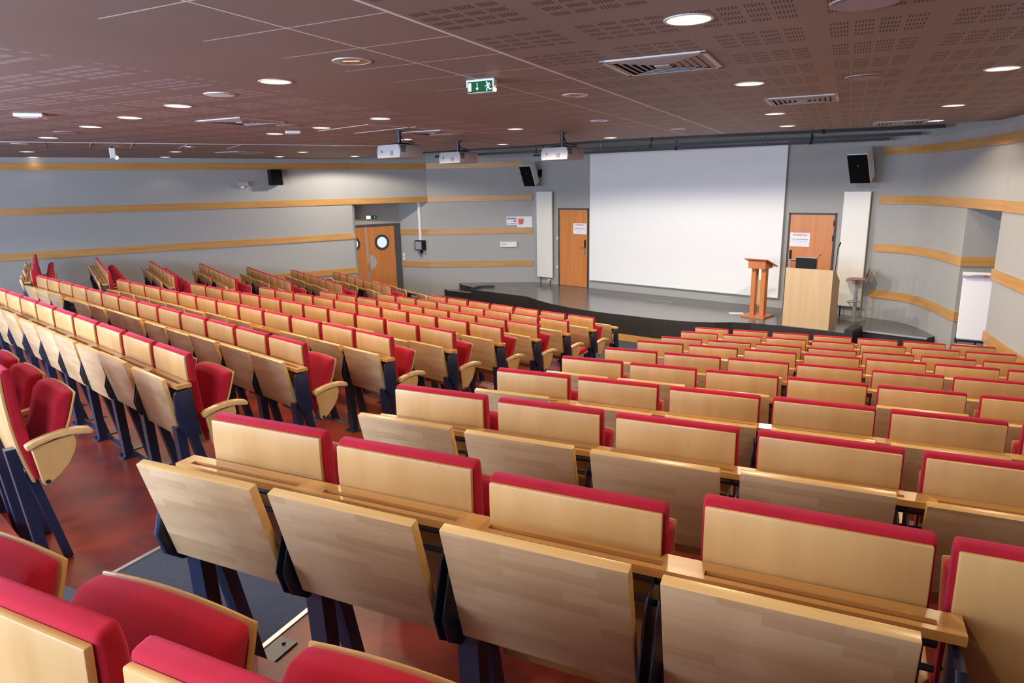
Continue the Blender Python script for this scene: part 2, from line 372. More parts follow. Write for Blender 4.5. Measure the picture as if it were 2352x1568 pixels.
for k in range(0, 7):
    x, y, z, n = Lrow[k]
    for i in range(n):
        c = Vector((x, y)) + uL * (0.5 * (i + 0.5))
        o = seat(protoM, (c.x, c.y, floor_of(z)), rzL, f"red beech-backed seat, {ORD[i]} from the aisle, {rowL(k)} row from the stage, double-door block", 'seats of the block by the double doors')
        o.scale = (0.91, 1, 1)

def seat_legs(o):
    for x in (-0.19, 0.19):
        bm = NB(); bar(bm, (x, 0.0, 0.66), (x, 0.06, 0.006), 0.055, 0.05); box(bm, x - .05, x + .05, 0.01, 0.13, 0, 0.008); obj('leg', bm, NAVY, o)
        bm = NB(); bar(bm, (x, 0.06, 0.52), (x, 0.16, 0.006), 0.045, 0.04); obj('leg', bm, NAVY, o)
for o in [q_ for q_ in list(COL.objects) if q_.get('category') == 'seat' and ('ninth row' in q_['label'] and 'middle' in q_['label'] or 'tenth row' in q_['label'] and 'lectern' in q_['label'])]: seat_legs(o)
# ------------------------------------------------------------------ continuous writing desks behind each row
flap_w = {0.55: 0.495, 0.5: 0.45}
def plate_pts(k=1.0):
    return [(-0.005, 0.855), (-0.100, 0.850), (-0.112, 0.835), (-0.118, 0.72), (-0.112, 0.66), (-0.095, 0.60), (-0.07, 0.56), (-0.035, 0.54), (0.022, 0.55), (0.0, 0.70)]
def brk_pts():
    return [(-0.035, 0.85), (-0.075, 0.845), (-0.085, 0.825), (-0.110, 0.68), (-0.098, 0.60), (-0.066, 0.55), (-0.03, 0.535), (0.015, 0.56), (-0.01, 0.70)]
meshes = {}
def cached(key, fn, mats, smooth=None):
    if key not in meshes:
        o = obj(key, fn(), mats, None, smooth); meshes[key] = o.data; bpy.data.objects.remove(o)
    return meshes[key]
def link(name, me, parent, loc=(0, 0, 0), rx=0.0):
    o = bpy.data.objects.new(name, me); COL.objects.link(o); o.parent = parent; o.location = loc; o.rotation_euler = (rx, 0, 0); return o
def flap_bm(wd):
    bm = NB(); box(bm, -wd / 2, wd / 2, 0, 0.030, -0.375, 0.0); bevel(bm, 0.003, 2, 60); bm.normal_update()
    for f in bm.faces: f.material_index = 1 if abs(f.normal.y) < 0.5 else 0
    return bm
def bracket_bm(wide=False):
    bm = NB(); kk = 1.95 if wide else 1.35
    for dx in (-0.014, 0.014): prism(bm, [(a * kk if a < -0.05 else a, b) for a, b in brk_pts()], dx - 0.003, dx + 0.003)
    tube(bm, (-0.022, -0.055, 0.60), (0.022, -0.055, 0.60), 0.014, 12); tube(bm, (-0.022, -0.06, 0.78), (0.022, -0.06, 0.78), 0.009, 10)
    bevel(bm, 0.0015, 1, 60); return bm
def endp_bm(wide=False):
    bm = NB(); prism(bm, [(a * 1.85 if (wide and a < -0.06) else a, b) for a, b in (brk_pts() if wide else plate_pts())], -0.012, 0.012); bevel(bm, 0.005, 2, 50)
    for a, b in ((-0.02, 0.835), (-0.018, 0.76), (-0.045, 0.60)): tube(bm, (-0.015, a, b), (0.015, a, b), 0.005, 8)
    return bm
def legA_bm(rise):
    bm = NB(); bar(bm, (0, -0.09, 0.62), (0, -0.07, rise + 0.008), 0.065, 0.055)
    box(bm, -0.06, 0.06, -0.125, -0.02, rise, rise + 0.010)
    for sx in (-0.045, 0.045): tube(bm, (sx, -0.105, rise), (sx, -0.105, rise + 0.018), 0.009, 8)
    return bm
def legB_bm(base):
    bm = NB(); bar(bm, (0, -0.02, 0.57), (0, 0.105, base + 0.008), 0.05, 0.05)
    box(bm, -0.045, 0.045, 0.07, 0.27, base, base + 0.008); tube(bm, (0, 0.24, base), (0, 0.24, base + 0.016), 0.008, 8)
    return bm
def top_bm(x0, x1, p, y0=-0.095):
    bm = NB(); y1 = -0.006; n = round((x1 - x0) / p)
    box(bm, x0, x1, y0, y1, 0.865, 0.877)
    box(bm, x0, x1, y0, -0.066, 0.877, 0.888); box(bm, x0, x1, -0.044, y1, 0.877, 0.888)
    for i in range(n + 1):
        c = x0 + i * (x1 - x0) / n; a, b = max(x0, c - 0.05), min(x1, c + 0.05)
        box(bm, a, b, -0.066, -0.044, 0.877, 0.888)
    return bm
def groove_bm(x0, x1, p):
    bm = NB(); n = round((x1 - x0) / p)
    for i in range(n):
        a = x0 + i * (x1 - x0) / n
        box(bm, a + 0.05, a + (x1 - x0) / n - 0.05, -0.0655, -0.0445, 0.8771, 0.8785)
    return bm
def desk(row, n, p, rz, sgn, states, label, group, rise, base=0.0, lift=0.0):
    x, y, z = row[:3]; fz = floor_of(z) + lift; rise -= lift; base -= lift
    t = thing('bench_desk', label, 'desk', (x, y, fz), rz, group)
    x0, x1 = (0.0, n * p) if sgn > 0 else (-n * p, 0.0)
    tp = obj('desk_top', top_bm(x0 - 0.045, x1 + 0.045, p, -0.084 if lift > 0.03 else -0.095), DESK, t)
    obj('pen_groove', groove_bm(x0 - 0.045, x1 + 0.045, p), GROOVE, tp)
    bm = NB(); tube(bm, (x0, -0.045, 0.84), (x1, -0.045, 0.84), 0.016, 8); obj('rail', bm, NAVY, t, 40)
    bm = NB(); tube(bm, (x0, -0.05, 0.775), (x1, -0.05, 0.775), 0.008, 8); obj('rail', bm, NAVY, t, 40)
    for i in range(n + 1):
        xx = i * p * sgn
        end = i in (0, n)
        if end:
            link('end_panel', cached(f'end_panel{lift}', lambda: endp_bm(lift > 0.03), NAVY, 40), t, (xx + (0.03 if (xx > (x0 + x1) / 2) else -0.03), 0, 0))
        else:
            link('bracket', cached(f'bracket{lift}', lambda: bracket_bm(lift > 0.03), NAVY, 40), t, (xx - (0.028 if lift > 0.03 else 0.0), 0, 0))
        link('leg', cached(f'legA{rise:.3f}', lambda: legA_bm(rise), NAVY), t, (xx - sgn * (-0.02 if i == 0 else (0.02 if i == n else 0)), 0, 0))
        link('leg', cached(f'legB{base:.3f}', lambda: legB_bm(base), NAVY), t, (xx - sgn * (-0.02 if i == 0 else (0.02 if i == n else 0)), 0, 0))
    for i in range(n):
        st = states[i % len(states)]
        if st == 'x': continue
        wd = (0.48 if lift > 0.03 else 0.495) if p > 0.52 else 0.45
        me = cached(f'flap{wd}', lambda: flap_bm(wd), [BLOCK, LIP], 40)
        xx = (i + 0.5) * p * sgn + random.uniform(-.004, .004)
        if st == 'o' and lift > 0.03: link('writing_flap', me, t, (xx - 0.028, -0.258 + random.uniform(-.006, .006), 0.966 + random.uniform(-.006, .006)), math.radians(15.5 + random.uniform(-1, 1)))
        elif st == 'o': link('writing_flap', me, t, (xx, -0.152 + random.uniform(-.006, .006), 0.926 + random.uniform(-.008, .008)), math.radians(10.5 + random.uniform(-1.6, 1.6)))
        elif st == 'u': link('writing_flap', me, t, (xx, -0.172, 0.942), math.radians(12))
        else: link('writing_flap', me, t, (xx, -0.140, 0.902), math.radians(15 + random.uniform(-1, 1)))
    return t
Mst = {0: 'ooo', 1: 'ouoooouoooo', 2: 'uouoouoooxoooo', 3: 'oooxoooooooo', 4: 'otoooxooooo', 5: 'ootototooo', 6: 'otooototo', 7: 'ootottoo', 8: 'ottototo', 9: 'ottoott'}
for k in range(1, 10):
    rise = (Mrow[k - 1][2] - Mrow[k][2]) if k > 0 else 0.15
    base = max(0.0, -floor_of(Mrow[k][2]))
    name = 'front' if k == 9 else rowM(k) + ' row'
    lab = (f"beech flap desk behind the {rowM(k)} row of seats from the stage, middle block" if k < 9 else "frontmost beech flap desk facing the stage, middle block")
    desk(Mrow[k], Mrow[k][3], P, rzM, -1, Mst[k], lab, 'bench desks', rise, base, 0.012)
Rst = {1: 'oooo', 2: 'oooot', 3: 'ottttt', 4: 'oootot', 5: 'otoott', 6: 'totttot', 7: 'ttttttt', 8: 'ttttttt', 9: 'ttttttt', 10: 'ttttttt'}
for k in range(1, 11):
    n = 4 if k == 1 else Rrow[k][3]
    fz = floor_of(Rrow[k][2]); base = max(0.0, -fz); rise = max(floor_of(Rrow[k - 1][2]), 0) - fz
    lab = (f"beech flap desk behind the {rowR(k)} row of seats from the stage, lectern block" if k < 10 else "frontmost beech flap desk facing the stage, lectern block")
    desk(Rrow[k], n, P, rzR, 1, Rst[k], lab, 'bench desks', rise, base, 0.034)
for k in range(0, 8):
    rise = (Lrow[k - 1][2] - Lrow[k][2]) if k > 0 else 0.13
    lab = (f"beech flap desk behind the {rowL(k)} row of seats from the stage, double-door block" if k < 7 else "frontmost beech flap desk facing the stage, double-door block")
    desk(Lrow[k], Lrow[k][3], 0.5, rzL, -1, 'ooxooto'[k % 3:] + 'oooo', lab, 'bench desks', rise, max(0.0, -floor_of(Lrow[k][2])))

# ------------------------------------------------------------------ room shell
CZ = 3.96                                    # underside of the perforated ceiling
TOPZ = 5.4
F0 = Vector((0.66, 18.90)); F1 = Vector((7.00, 12.97)); C1 = Vector((-2.27, 19.10)); C2 = Vector((-3.15, 19.50)); LE = Vector((-4.15, 18.10)); LR = Vector((-14.67, 10.68))
RR = Vector((1.75, -4.645))
def wall(name, pts, z0, z1, th=0.2, mats=WALL, left=True):
    """vertical wall along the polyline pts; the thickness goes to the left of its direction (outside)"""
    bm = NB(); nrm = []
    for i in range(len(pts)):
        a = pts[max(0, i - 1)]; b = pts[min(len(pts) - 1, i + 1)]; d = (b - a).normalized()
        nrm.append(Vector((-d.y, d.x)) * (th if left else -th))
    for i in range(len(pts) - 1):
        a, b = pts[i], pts[i + 1]; q = [a, b, b + nrm[i + 1], a + nrm[i]]
        prism(bm, [(v.x, v.y) for v in q], z0, z1, 'z')
    return struct(obj(name, bm, mats))
def strip(name, pts, z0, z1, th=0.028, m=OAK, right=True):
    bm = NB(); nrm = []
    for i in range(len(pts)):
        a = pts[max(0, i - 1)]; b = pts[min(len(pts) - 1, i + 1)]; d = (b - a).normalized(); nrm.append(Vector((d.y, -d.x)) * (th if right else -th))
    rows = []
    for p_, n_ in zip(pts, nrm): rows.append([bm.verts.new((*v, z)) for v, z in ((p_ - n_ * 0.2, z0), (p_ + n_, z0), (p_ + n_, z1), (p_ - n_ * 0.2, z1))])
    for a, b in zip(rows, rows[1:]):
        for i in range(4): bm.faces.new((a[i], b[i], b[(i + 1) % 4], a[(i + 1) % 4]))
    bm.faces.new(rows[0]); bm.faces.new(list(reversed(rows[-1])))
    return struct(obj(name, bm, m))
wall('wall_left', [LR, LE], 0.0, TOPZ)
wall('wall_left_upper', [LE, C1], 2.81, CZ - 0.02); wall('wall_left_top', [LE, C1], CZ - 0.02, TOPZ, mats=UPPER)
wall('wall_front_left', [C1, F0], 0.0, CZ - 0.02); wall('wall_front_left_upper', [C1, F0], CZ - 0.02, TOPZ, mats=UPPER)
wall('wall_alcove', [C2, C1], 0.0, 2.81, 0.12)
dw_d = Vector((math.cos(math.radians(35.4)), math.sin(math.radians(35.4))))
DL = C2 - dw_d * 2.1
wall('wall_double_doors', [DL, C2], 0.0, 3.0)
wall('wall_alcove_return', [LE, DL], 0.0, 2.81, 0.12, left=False)
bm = NB(); prism(bm, [(LE.x - .1, LE.y), (C1.x, C1.y), (C2.x, C2.y + .2), (DL.x, DL.y + .1)], 2.805, 2.86, 'z'); struct(obj('wall_alcove_soffit', bm, WALL))
wall('wall_front', [F0, F1], 0.0, CZ - 0.03); wall('wall_front_upper', [F0, F1], CZ - 0.03, TOPZ, mats=UPPER)
def cr(pts, n=6):
    out = []
    for i in range(len(pts) - 1):
        p0 = pts[max(0, i - 1)]; p1 = pts[i]; p2 = pts[i + 1]; p3 = pts[min(len(pts) - 1, i + 2)]
        for k in range(n):
            t = k / n; out.append(0.5 * ((2 * p1) + (p2 - p0) * t + (2 * p0 - 5 * p1 + 4 * p2 - p3) * t * t + (3 * p1 - p0 - 3 * p2 + p3) * t ** 3))
    return out + [pts[-1]]
Rc = cr([F1, Vector((7.36, 12.35)), Vector((7.31, 11.5)), Vector((7.08, 10.55))])
Rn = cr([Vector((7.08, 10.55)), Vector((6.72, 9.30))], 4)
Rb = cr([Vector((6.72, 9.30)), Vector((6.17, 7.85)), Vector((3.4, 0.0)), RR], 6)
wall('wall_right', Rc, 0.0, CZ - 0.06); wall('wall_right_top', Rc + Rn[1:], CZ - 0.06, TOPZ, mats=UPPER)
wall('wall_right_upper', Rn, 2.74, CZ - 0.06)
wall('wall_right_rear', Rb, 0.0, TOPZ)
wall('wall_recess', [Vector((7.08, 10.55)), Vector((8.45, 10.05)), Vector((8.1, 8.9)), Vector((6.74, 9.30))], 0.0, 2.74, 0.1)
bm = NB(); prism(bm, [(7.08, 10.55), (8.45, 10.05), (8.1, 8.9), (6.72, 9.3)], 2.735, 2.80, 'z'); struct(obj('wall_recess_soffit', bm, WALL))
# rear wall with three windows (behind the photographer)
rd = (LR - RR).normalized(); rlen = (LR - RR).length; wins = [(4.6, 7.6), (9.0, 12.0), (13.0, 16.0), (17.0, 20.0)]; WZ0, WZ1 = 2.45, 3.80
xs = [0.0]
for a, b in wins: xs += [a, b]
xs += [rlen]
for i in range(0, len(xs) - 1):
    a, b = RR + rd * xs[i], RR + rd * xs[i + 1]
    if i % 2 == 0: wall('wall_rear', [a, b], 0.0, TOPZ, 0.25, left=True)
    else:
        wall('wall_rear', [a, b], 0.0, WZ0, 0.25); wall('wall_rear', [a, b], WZ1, TOPZ, 0.25)
        bm = NB(); o_n = Vector((-rd.y, rd.x))
        M = Matrix.Translation((a.x, a.y, 0)) @ Matrix.Rotation(math.atan2(rd.y, rd.x), 4, 'Z'); L = (b - a).length
        for x0, x1 in ((0, .06), (L / 2 - .03, L / 2 + .03), (L - .06, L)): box(bm, x0, x1, 0.02, 0.08, WZ0, WZ1, 0, M)
        for z0, z1 in ((WZ0, WZ0 + .06), (WZ1 - .06, WZ1)): box(bm, 0, L, 0.02, 0.08, z0, z1, 0, M)
        struct(obj(f'window_{i // 2 + 1}', bm, WHITE))
        ld = bpy.data.lights.new('daylight', 'AREA'); ld.shape = 'RECTANGLE'; ld.size = L - 0.1; ld.size_y = WZ1 - WZ0 - 0.1; ld.energy = DAY * (0.6, 1.15, 0.7, 0.5)[i // 2]; ld.color = COOL
        lo = bpy.data.objects.new('window_daylight', ld); COL.objects.link(lo)
        mid = (a + b) / 2 + o_n * 0.10
        inward = Vector((-o_n.x, -o_n.y, -0.10)).normalized()
        lo.matrix_world = Matrix.Translation((mid.x, mid.y, (WZ0 + WZ1) / 2)) @ inward.to_track_quat('-Z', 'Y').to_matrix().to_4x4()
# ceiling, with its open front edge, and the dark void above the stage
ca = Vector((-math.cos(math.radians(153.7)), -math.sin(math.radians(153.7)))); cb = Vector((math.sin(math.radians(153.7)), -math.cos(math.radians(153.7))))
cpoly = [(-14.85, 10.6), (-4.35, 18.15), (-3.76, 17.3), (-1.99, 15.4), (0.28, 13.72), (1.76, 12.35), (2.84, 11.75), (4.56, 11.02), (6.16, 10.2), (7.3, 9.5), (6.4, 7.9), (3.6, 0.0), (1.75, -4.9)]
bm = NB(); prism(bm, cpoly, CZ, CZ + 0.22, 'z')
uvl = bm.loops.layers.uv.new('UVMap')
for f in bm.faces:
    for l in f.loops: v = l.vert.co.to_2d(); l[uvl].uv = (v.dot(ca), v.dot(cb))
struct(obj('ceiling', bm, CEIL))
bm = NB(); prism(bm, [(-6, 16.2), (-4.4, 19.2), (-1, 20.5), (1, 19.4), (7.4, 13.3), (8.3, 9.0), (5, 9.5)], TOPZ - 0.05, TOPZ + 0.1, 'z'); struct(obj('ceiling_upper', bm, UPPER))
# wooden strips round the walls
H4 = [(3.70, 3.85), (2.81, 2.96), (1.91, 2.06), (1.00, 1.155)]
n_trim = [1]
def tr(pts, z0, z1, **k): n_trim[0] += 1; return strip(f'trim_{n_trim[0]}', pts, z0, z1, **k)
for i, (z0, z1) in enumerate(H4):
    if i < 2: tr([LR, LE, C1, F0 - (F0 - C1).normalized() * (0.22 if i == 0 else 0.02)], z0, z1)
    else:
        tr([LR, LE + dw_d * 0.02], z0, z1); tr([C2, C1, F0 - (F0 - C1).normalized() * 0.02], z0, z1)
R4 = [(3.62, 3.765), (2.735, 2.88), (1.835, 1.98), (0.95, 1.10)]
st0 = [F1 + (Rc[1] - F1) * 0.15] + Rc[1:]
recess_face = [Vector((7.08, 10.55)), Vector((7.75, 10.305))]
tr(st0 + Rn[1:] + Rb[1:], *R4[0]); tr(st0 + Rn[1:] + Rb[1:], *R4[1])
for z in R4[2:]:
    tr(st0 + recess_face[1:], *z); tr(Rb, z[0] - 0.03, z[1] - 0.03)
# ------------------------------------------------------------------ stage
SZ = 0.543
front = [(-1.06, 17.73), (0.40, 16.35), (0.62, 15.82), (0.92, 15.25), (1.25, 14.78), (1.62, 14.36), (2.0, 13.99), (2.42, 13.66), (2.85, 13.30), (3.25, 13.03), (3.6, 12.86), (3.93, 12.78), (4.27, 12.76), (4.60, 12.66), (5.08, 12.33), (5.68, 11.85), (5.98, 11.50), (6.33, 11.86), (7.06, 11.13)]
bm = NB(); prism(bm, [(-1.46, 19.0), (-0.86, 18.06)] + front + [(7.4, 11.3), (7.45, 12.5), (7.05, 13.05), (0.7, 19.0)], 0.0, SZ, 'z')
for f in bm.faces:
    if abs(f.normal.z) < 0.5: f.material_index = 1
bm.normal_update()
for f in bm.faces: f.material_index = 0 if abs(f.normal.z) > 0.5 else 1
stage = struct(obj('floor_stage', bm, [STAGE, DARK]))
bm = NB()                                                     # raised dark lip beside the two stairs
prism(bm, [(5.98, 11.50), (6.33, 11.86), (6.20, 11.98), (5.88, 11.60)], SZ, SZ + 0.07, 'z'); prism(bm, [(-1.06, 17.73), (-0.86, 18.06), (-0.48, 18.12), (-0.44, 18.02), (-0.80, 17.95), (-0.96, 17.70)], SZ, SZ + 0.05, 'z')
struct(obj('trim_stage_lip', bm, DARK))
band = [Vector(p) for p in front[1:16]]
tr(band, 0.0, 0.135, th=0.02)
bm = NB(); prism(bm, [(-1.90, 19.05), (-1.83, 18.99), (-1.10, 18.40), (-0.86, 18.06), (-1.46, 19.0)], 0.0, 0.362, 'z'); prism(bm, [(-2.25, 19.07), (-2.2, 19.0), (-1.5, 18.45), (-1.1, 18.1), (-1.0, 17.9), (-0.9, 18.3), (-1.9, 19.05)], 0.0, 0.181, 'z')
prism(bm, [(6.0, 11.45), (7.06, 11.08), (6.75, 10.6), (5.75, 11.05)], 0.0, 0.27, 'z')
bm.normal_update()
for f in bm.faces: f.material_index = 0 if abs(f.normal.z) > 0.5 else 1
struct(obj('floor_stage_steps', bm, [STAGE, DARK]))
bm = NB()
def edge_bar(bm, a, b, z, wd=0.02, h=0.025):
    a, b = Vector(a), Vector(b); M = Matrix.Translation((a.x, a.y, z)) @ Matrix.Rotation(math.atan2(b.y - a.y, b.x - a.x), 4, 'Z'); box(bm, 0, (b - a).length, -wd, wd, -h, 0.004, 0, M)
edge_bar(bm, (6.33, 11.83), (7.06, 11.12), SZ); edge_bar(bm, (-1.39, 18.85), (-0.86, 18.05), SZ); edge_bar(bm, (-1.80, 18.96), (-1.10, 18.40), 0.362)
struct(obj('trim_stage_nosing', bm, ALU))
def outline(name, q, label):
    bm = NB(); c = sum((Vector(p) for p in q), Vector((0, 0))) / 4
    for a, b in zip(q, q[1:] + q[:1]):
        a, b = Vector(a), Vector(b); ai, bi = a + (c - a) * 0.05, b + (c - b) * 0.05
        prism(bm, [tuple(a), tuple(b), tuple(bi), tuple(ai)], SZ, SZ + 0.002, 'z')
    tag(obj(name, bm, ALU), label, 'floor hatch', 'stage floor hatches')
outline('floor_hatch', [(2.87, 15.23), (3.24, 15.53), (3.68, 15.16), (3.28, 14.72)], 'metal-edged floor hatch in the middle of the stage before the screen')
outline('floor_hatch', [(0.03, 17.69), (0.36, 18.03), (0.86, 17.7), (0.54, 17.26)], 'metal-edged floor hatch on the stage before the radiator and single door')
# ------------------------------------------------------------------ things on the front wall: local x along the wall, local y into the wall
rzF = math.atan2(F1.y - F0.y, F1.x - F0.x)
def onwall(name, label, cat, x, group=None): 
    e = (F1 - F0).normalized(); p_ = F0 + e * x
    return thing(name, label, cat, (p_.x, p_.y, 0), rzF, group)
t = thing('projection_screen', 'large white projection screen hanging on the grey wall over the stage', 'screen', (F0.x, F0.y, 0), rzF)
bm = NB(); box(bm, 1.99, 6.93, -0.085, -0.06, 0.785, 3.95); o = obj('screen_surface', bm, SCREEN, t)
bm = NB(); box(bm, 1.97, 6.95, -0.10, -0.05, 3.95, 3.99); obj('top_bar', bm, GREYMET, t)
bm = NB(); box(bm, 1.99, 6.93, -0.095, -0.055, 0.765, 0.79); obj('bottom_bar', bm, WHITE, t)
for x in (2.3, 6.4):
    bm = NB(); tube(bm, (x, -0.075, 3.98), (x, -0.075, TOPZ - 0.1), 0.008, 8); obj('hanger', bm, ALU, t)
    bm = NB(); box(bm, x - .03, x + .03, -0.07, 0.0, 3.9, 3.94); obj('wall_bracket', bm, ALU, t)
def radiator(x0, x1, z0, z1, label):
    t = thing('wall_radiator', label, 'radiator', (F0.x, F0.y, 0), rzF, 'tall stage radiators')
    bm = NB(); box(bm, x0, x1, -0.13, -0.085, z0, z1); bevel(bm, 0.01, 2); obj('panel', bm, RADW, t)
    bm = NB(); n = int((x1 - x0) / 0.035)
    for i in range(n): a = x0 + 0.02 + i * (x1 - x0 - 0.04) / n; box(bm, a, a + 0.02, -0.085, -0.045, z0 + 0.03, z1 - 0.03)
    obj('fins', bm, RADW, t)
    bm = NB()
    for z in (z0 + 0.3, z1 - 0.3): box(bm, x0 + 0.1, x1 - 0.1, -0.05, 0.01, z, z + 0.04)
    obj('wall_bracket', bm, WHITE, t)
    for xx in (x0 + 0.1, x1 - 0.1):
        bm = NB(); tube(bm, (xx, -0.09, SZ), (xx, -0.09, z0 + 0.02), 0.012, 8); obj('pipe', bm, BLACK, t)
    bm = NB(); tube(bm, (x1 - 0.1, -0.17, z0 - 0.06), (x1 - 0.1, -0.09, z0 - 0.06), 0.024, 12); obj('valve', bm, WHITE, t)
radiator(0.225, 0.765, 0.73, 3.035, 'tall cream radiator on the stage wall beside the poster wall and single door')
radiator(8.09, 8.57, 0.745, 2.968, 'tall cream radiator on the stage wall behind the bar stool')
def door(n, x0, x1, top, handle_x, sign, hinge_x):
    root = thing(f'door_{n}', '', 'door', (F0.x, F0.y, 0), rzF); root['kind'] = 'structure'; del root['label']; del root['category']
    bm = NB(); f = 0.035
    box(bm, x0 - f, x0, -0.03, 0.02, SZ, top + f); box(bm, x1, x1 + f, -0.03, 0.02, SZ, top + f); box(bm, x0 - f, x1 + f, -0.03, 0.02, top, top + f)
    obj('door_frame', bm, BROWNDARK, root)
    bm = NB(); box(bm, x0 + .004, x1 - .004, -0.022, 0.015, SZ + 0.01, top - .004); leaf = obj('door_leaf', bm, DOORW, root)
    bm = NB(); hz = 1.60
    box(bm, handle_x - 0.022, handle_x + 0.022, -0.036, -0.02, hz - 0.02, hz + 0.19); obj('lock_plate', bm, BLACK, leaf)
    bm = NB(); s_ = 1 if handle_x < (x0 + x1) / 2 else -1
    tube(bm, (handle_x, -0.02, hz), (handle_x, -0.075, hz), 0.011, 10); tube(bm, (handle_x, -0.07, hz), (handle_x + s_ * 0.13, -0.07, hz), 0.011, 10)
    box(bm, handle_x - 0.022, handle_x + 0.022, -0.03, -0.02, hz - 0.20, hz - 0.03); obj('handle', bm, STEEL, leaf)
    bm = NB()
    for z in (0.75, 1.25, 2.0, 2.3): tube(bm, (hinge_x, -0.035, z), (hinge_x, -0.035, z + 0.11), 0.013, 8)
    obj('hinge', bm, BROWNDARK, root)
door(1, 0.94, 1.87, 2.565, 1.80, None, 0.945)
door(2, 7.06, 7.925, 2.515, 7.11, None, 7.92)
def text(body, size, mat_, parent, loc, name='printed_word', ext=0.0012):
    cu = bpy.data.curves.new(name, 'FONT'); cu.body = body; cu.size = size; cu.align_x = 'CENTER'; cu.align_y = 'CENTER'; cu.extrude = ext; cu.offset = size * 0.008
    cu.materials.append(mat_); tmp = bpy.data.objects.new(name, cu); COL.objects.link(tmp)
    bpy.context.view_layer.update(); dg = bpy.context.evaluated_depsgraph_get(); me = bpy.data.meshes.new_from_object(tmp.evaluated_get(dg)); bpy.data.objects.remove(tmp)
    o = bpy.data.objects.new(name, me); COL.objects.link(o); o.parent = parent; o.location = loc; o.rotation_euler = (math.pi / 2, 0, 0); return o
def notice(x0, x1, z0, z1, label):
    t = thing('door_notice', label, 'notice', (F0.x, F0.y, 0), rzF, 'attention notices')
    bm = NB(); box(bm, x0, x1, -0.0245, -0.0225, z0, z1); obj('sheet', bm, PAPER, t)
    cx = (x0 + x1) / 2; hgt = z1 - z0; wd = x1 - x0
    tx = text('ATTENTION', hgt * 0.185, REDTXT, t, (cx, -0.0265, z1 - hgt * 0.17)); tx.scale.x = min(1.25, wd * 0.78 / (hgt * 0.185 * 6.2))
    for dz, l, h, m_ in ((0.46, 0.84, 0.034, BLUETXT), (0.60, 0.80, 0.018, GREYTXT), (0.70, 0.28, 0.014, GREYTXT), (0.84, 0.24, 0.014, GREYTXT)):
        bm = NB(); n = max(3, int(l * 14)); rnd = random.Random(int(dz * 100)); xx = cx - wd * l / 2
        while xx < cx + wd * l / 2 - 0.012:
            ln = rnd.uniform(0.018, 0.045); box(bm, xx, min(xx + ln, cx + wd * l / 2), -0.0260, -0.0244, z1 - hgt * (dz + h / 1.0), z1 - hgt * dz); xx += ln + 0.007
        obj('text_line', bm, m_, t)
notice(1.41, 1.845, 1.938, 2.216, 'white ATTENTION notice on the orange door between radiator and screen')
notice(7.075, 7.475, 1.868, 2.150, 'white ATTENTION notice on the orange door behind the podium monitor')
def switch(x, z, label):
    t = onwall('wall_switch', label, 'switch', x); bm = NB(); box(bm, -0.025, 0.025, -0.02, 0.0, z - 0.04, z + 0.04); bevel(bm, 0.004, 1); obj('cover', bm, WHITE, t); bm = NB(); box(bm, -0.012, 0.012, -0.026, -0.02, z - 0.02, z + 0.02); obj('rocker', bm, WHITE, t)
switch(0.862, 1.80, 'small white switch high beside the hinges of the orange door')
switch(0.858, 1.03, 'small white socket low beside the hinges of the orange door')
def loudspeaker(cx, zc, wd, hg, dp, yaw, pitch, off, label, group='black loudspeakers'):
    e = (F1 - F0).normalized(); m_in = Vector((-0.682, -0.731)); p_ = F0 + e * cx + m_in * off
    t = thing('wall_loudspeaker', label, 'loudspeaker', (p_.x, p_.y, zc), rzF + yaw, group)
    M = Matrix.Rotation(pitch, 4, 'X')
    bm = NB(); prism(bm, [(-wd / 2, -dp / 2), (wd / 2, -dp / 2), (wd * 0.36, dp / 2), (-wd * 0.36, dp / 2)], -hg / 2, hg / 2, 'z'); bevel(bm, 0.012, 2); bm.transform(M); c = obj('cabinet', bm, WHITE if label.startswith('white') else PROJ, t)
    bm = NB(); box(bm, -wd / 2 + .008, wd / 2 - .008, -dp / 2 - .018, -dp / 2 + .002, -hg / 2 + .01, hg / 2 - .015); bevel(bm, 0.006, 2); bm.transform(M); obj('front_grille', bm, MESHBLK, t)
    bm = NB(); tube(bm, (0.0, -dp / 2 - .022, hg * 0.12), (0.0, -dp / 2 - .017, hg * 0.12), 0.012, 12); bm.transform(M); obj('badge', bm, GREYMET, t)
    bm = NB(); Rz = Matrix.Rotation(-yaw, 4, 'Z'); tube(bm, Vector((0, dp / 2 - .02, 0)), Rz @ Vector((0, off - 0.01, 0.03)), 0.02, 8); box(bm, -0.06, 0.06, off - 0.03, off - 0.002, -0.08, 0.12, 0, Rz); obj('wall_bracket', bm, BLACK, t)
loudspeaker(0.27, 3.50, 0.37, 0.58, 0.28, 0.08, math.radians(24), 0.42, 'white-backed black loudspeaker tilted down above the radiator by the poster wall')
loudspeaker(8.46, 3.45, 0.37, 0.58, 0.32, -0.12, math.radians(26), 0.44, 'white-backed black loudspeaker tilted down above the radiator behind the bar stool')
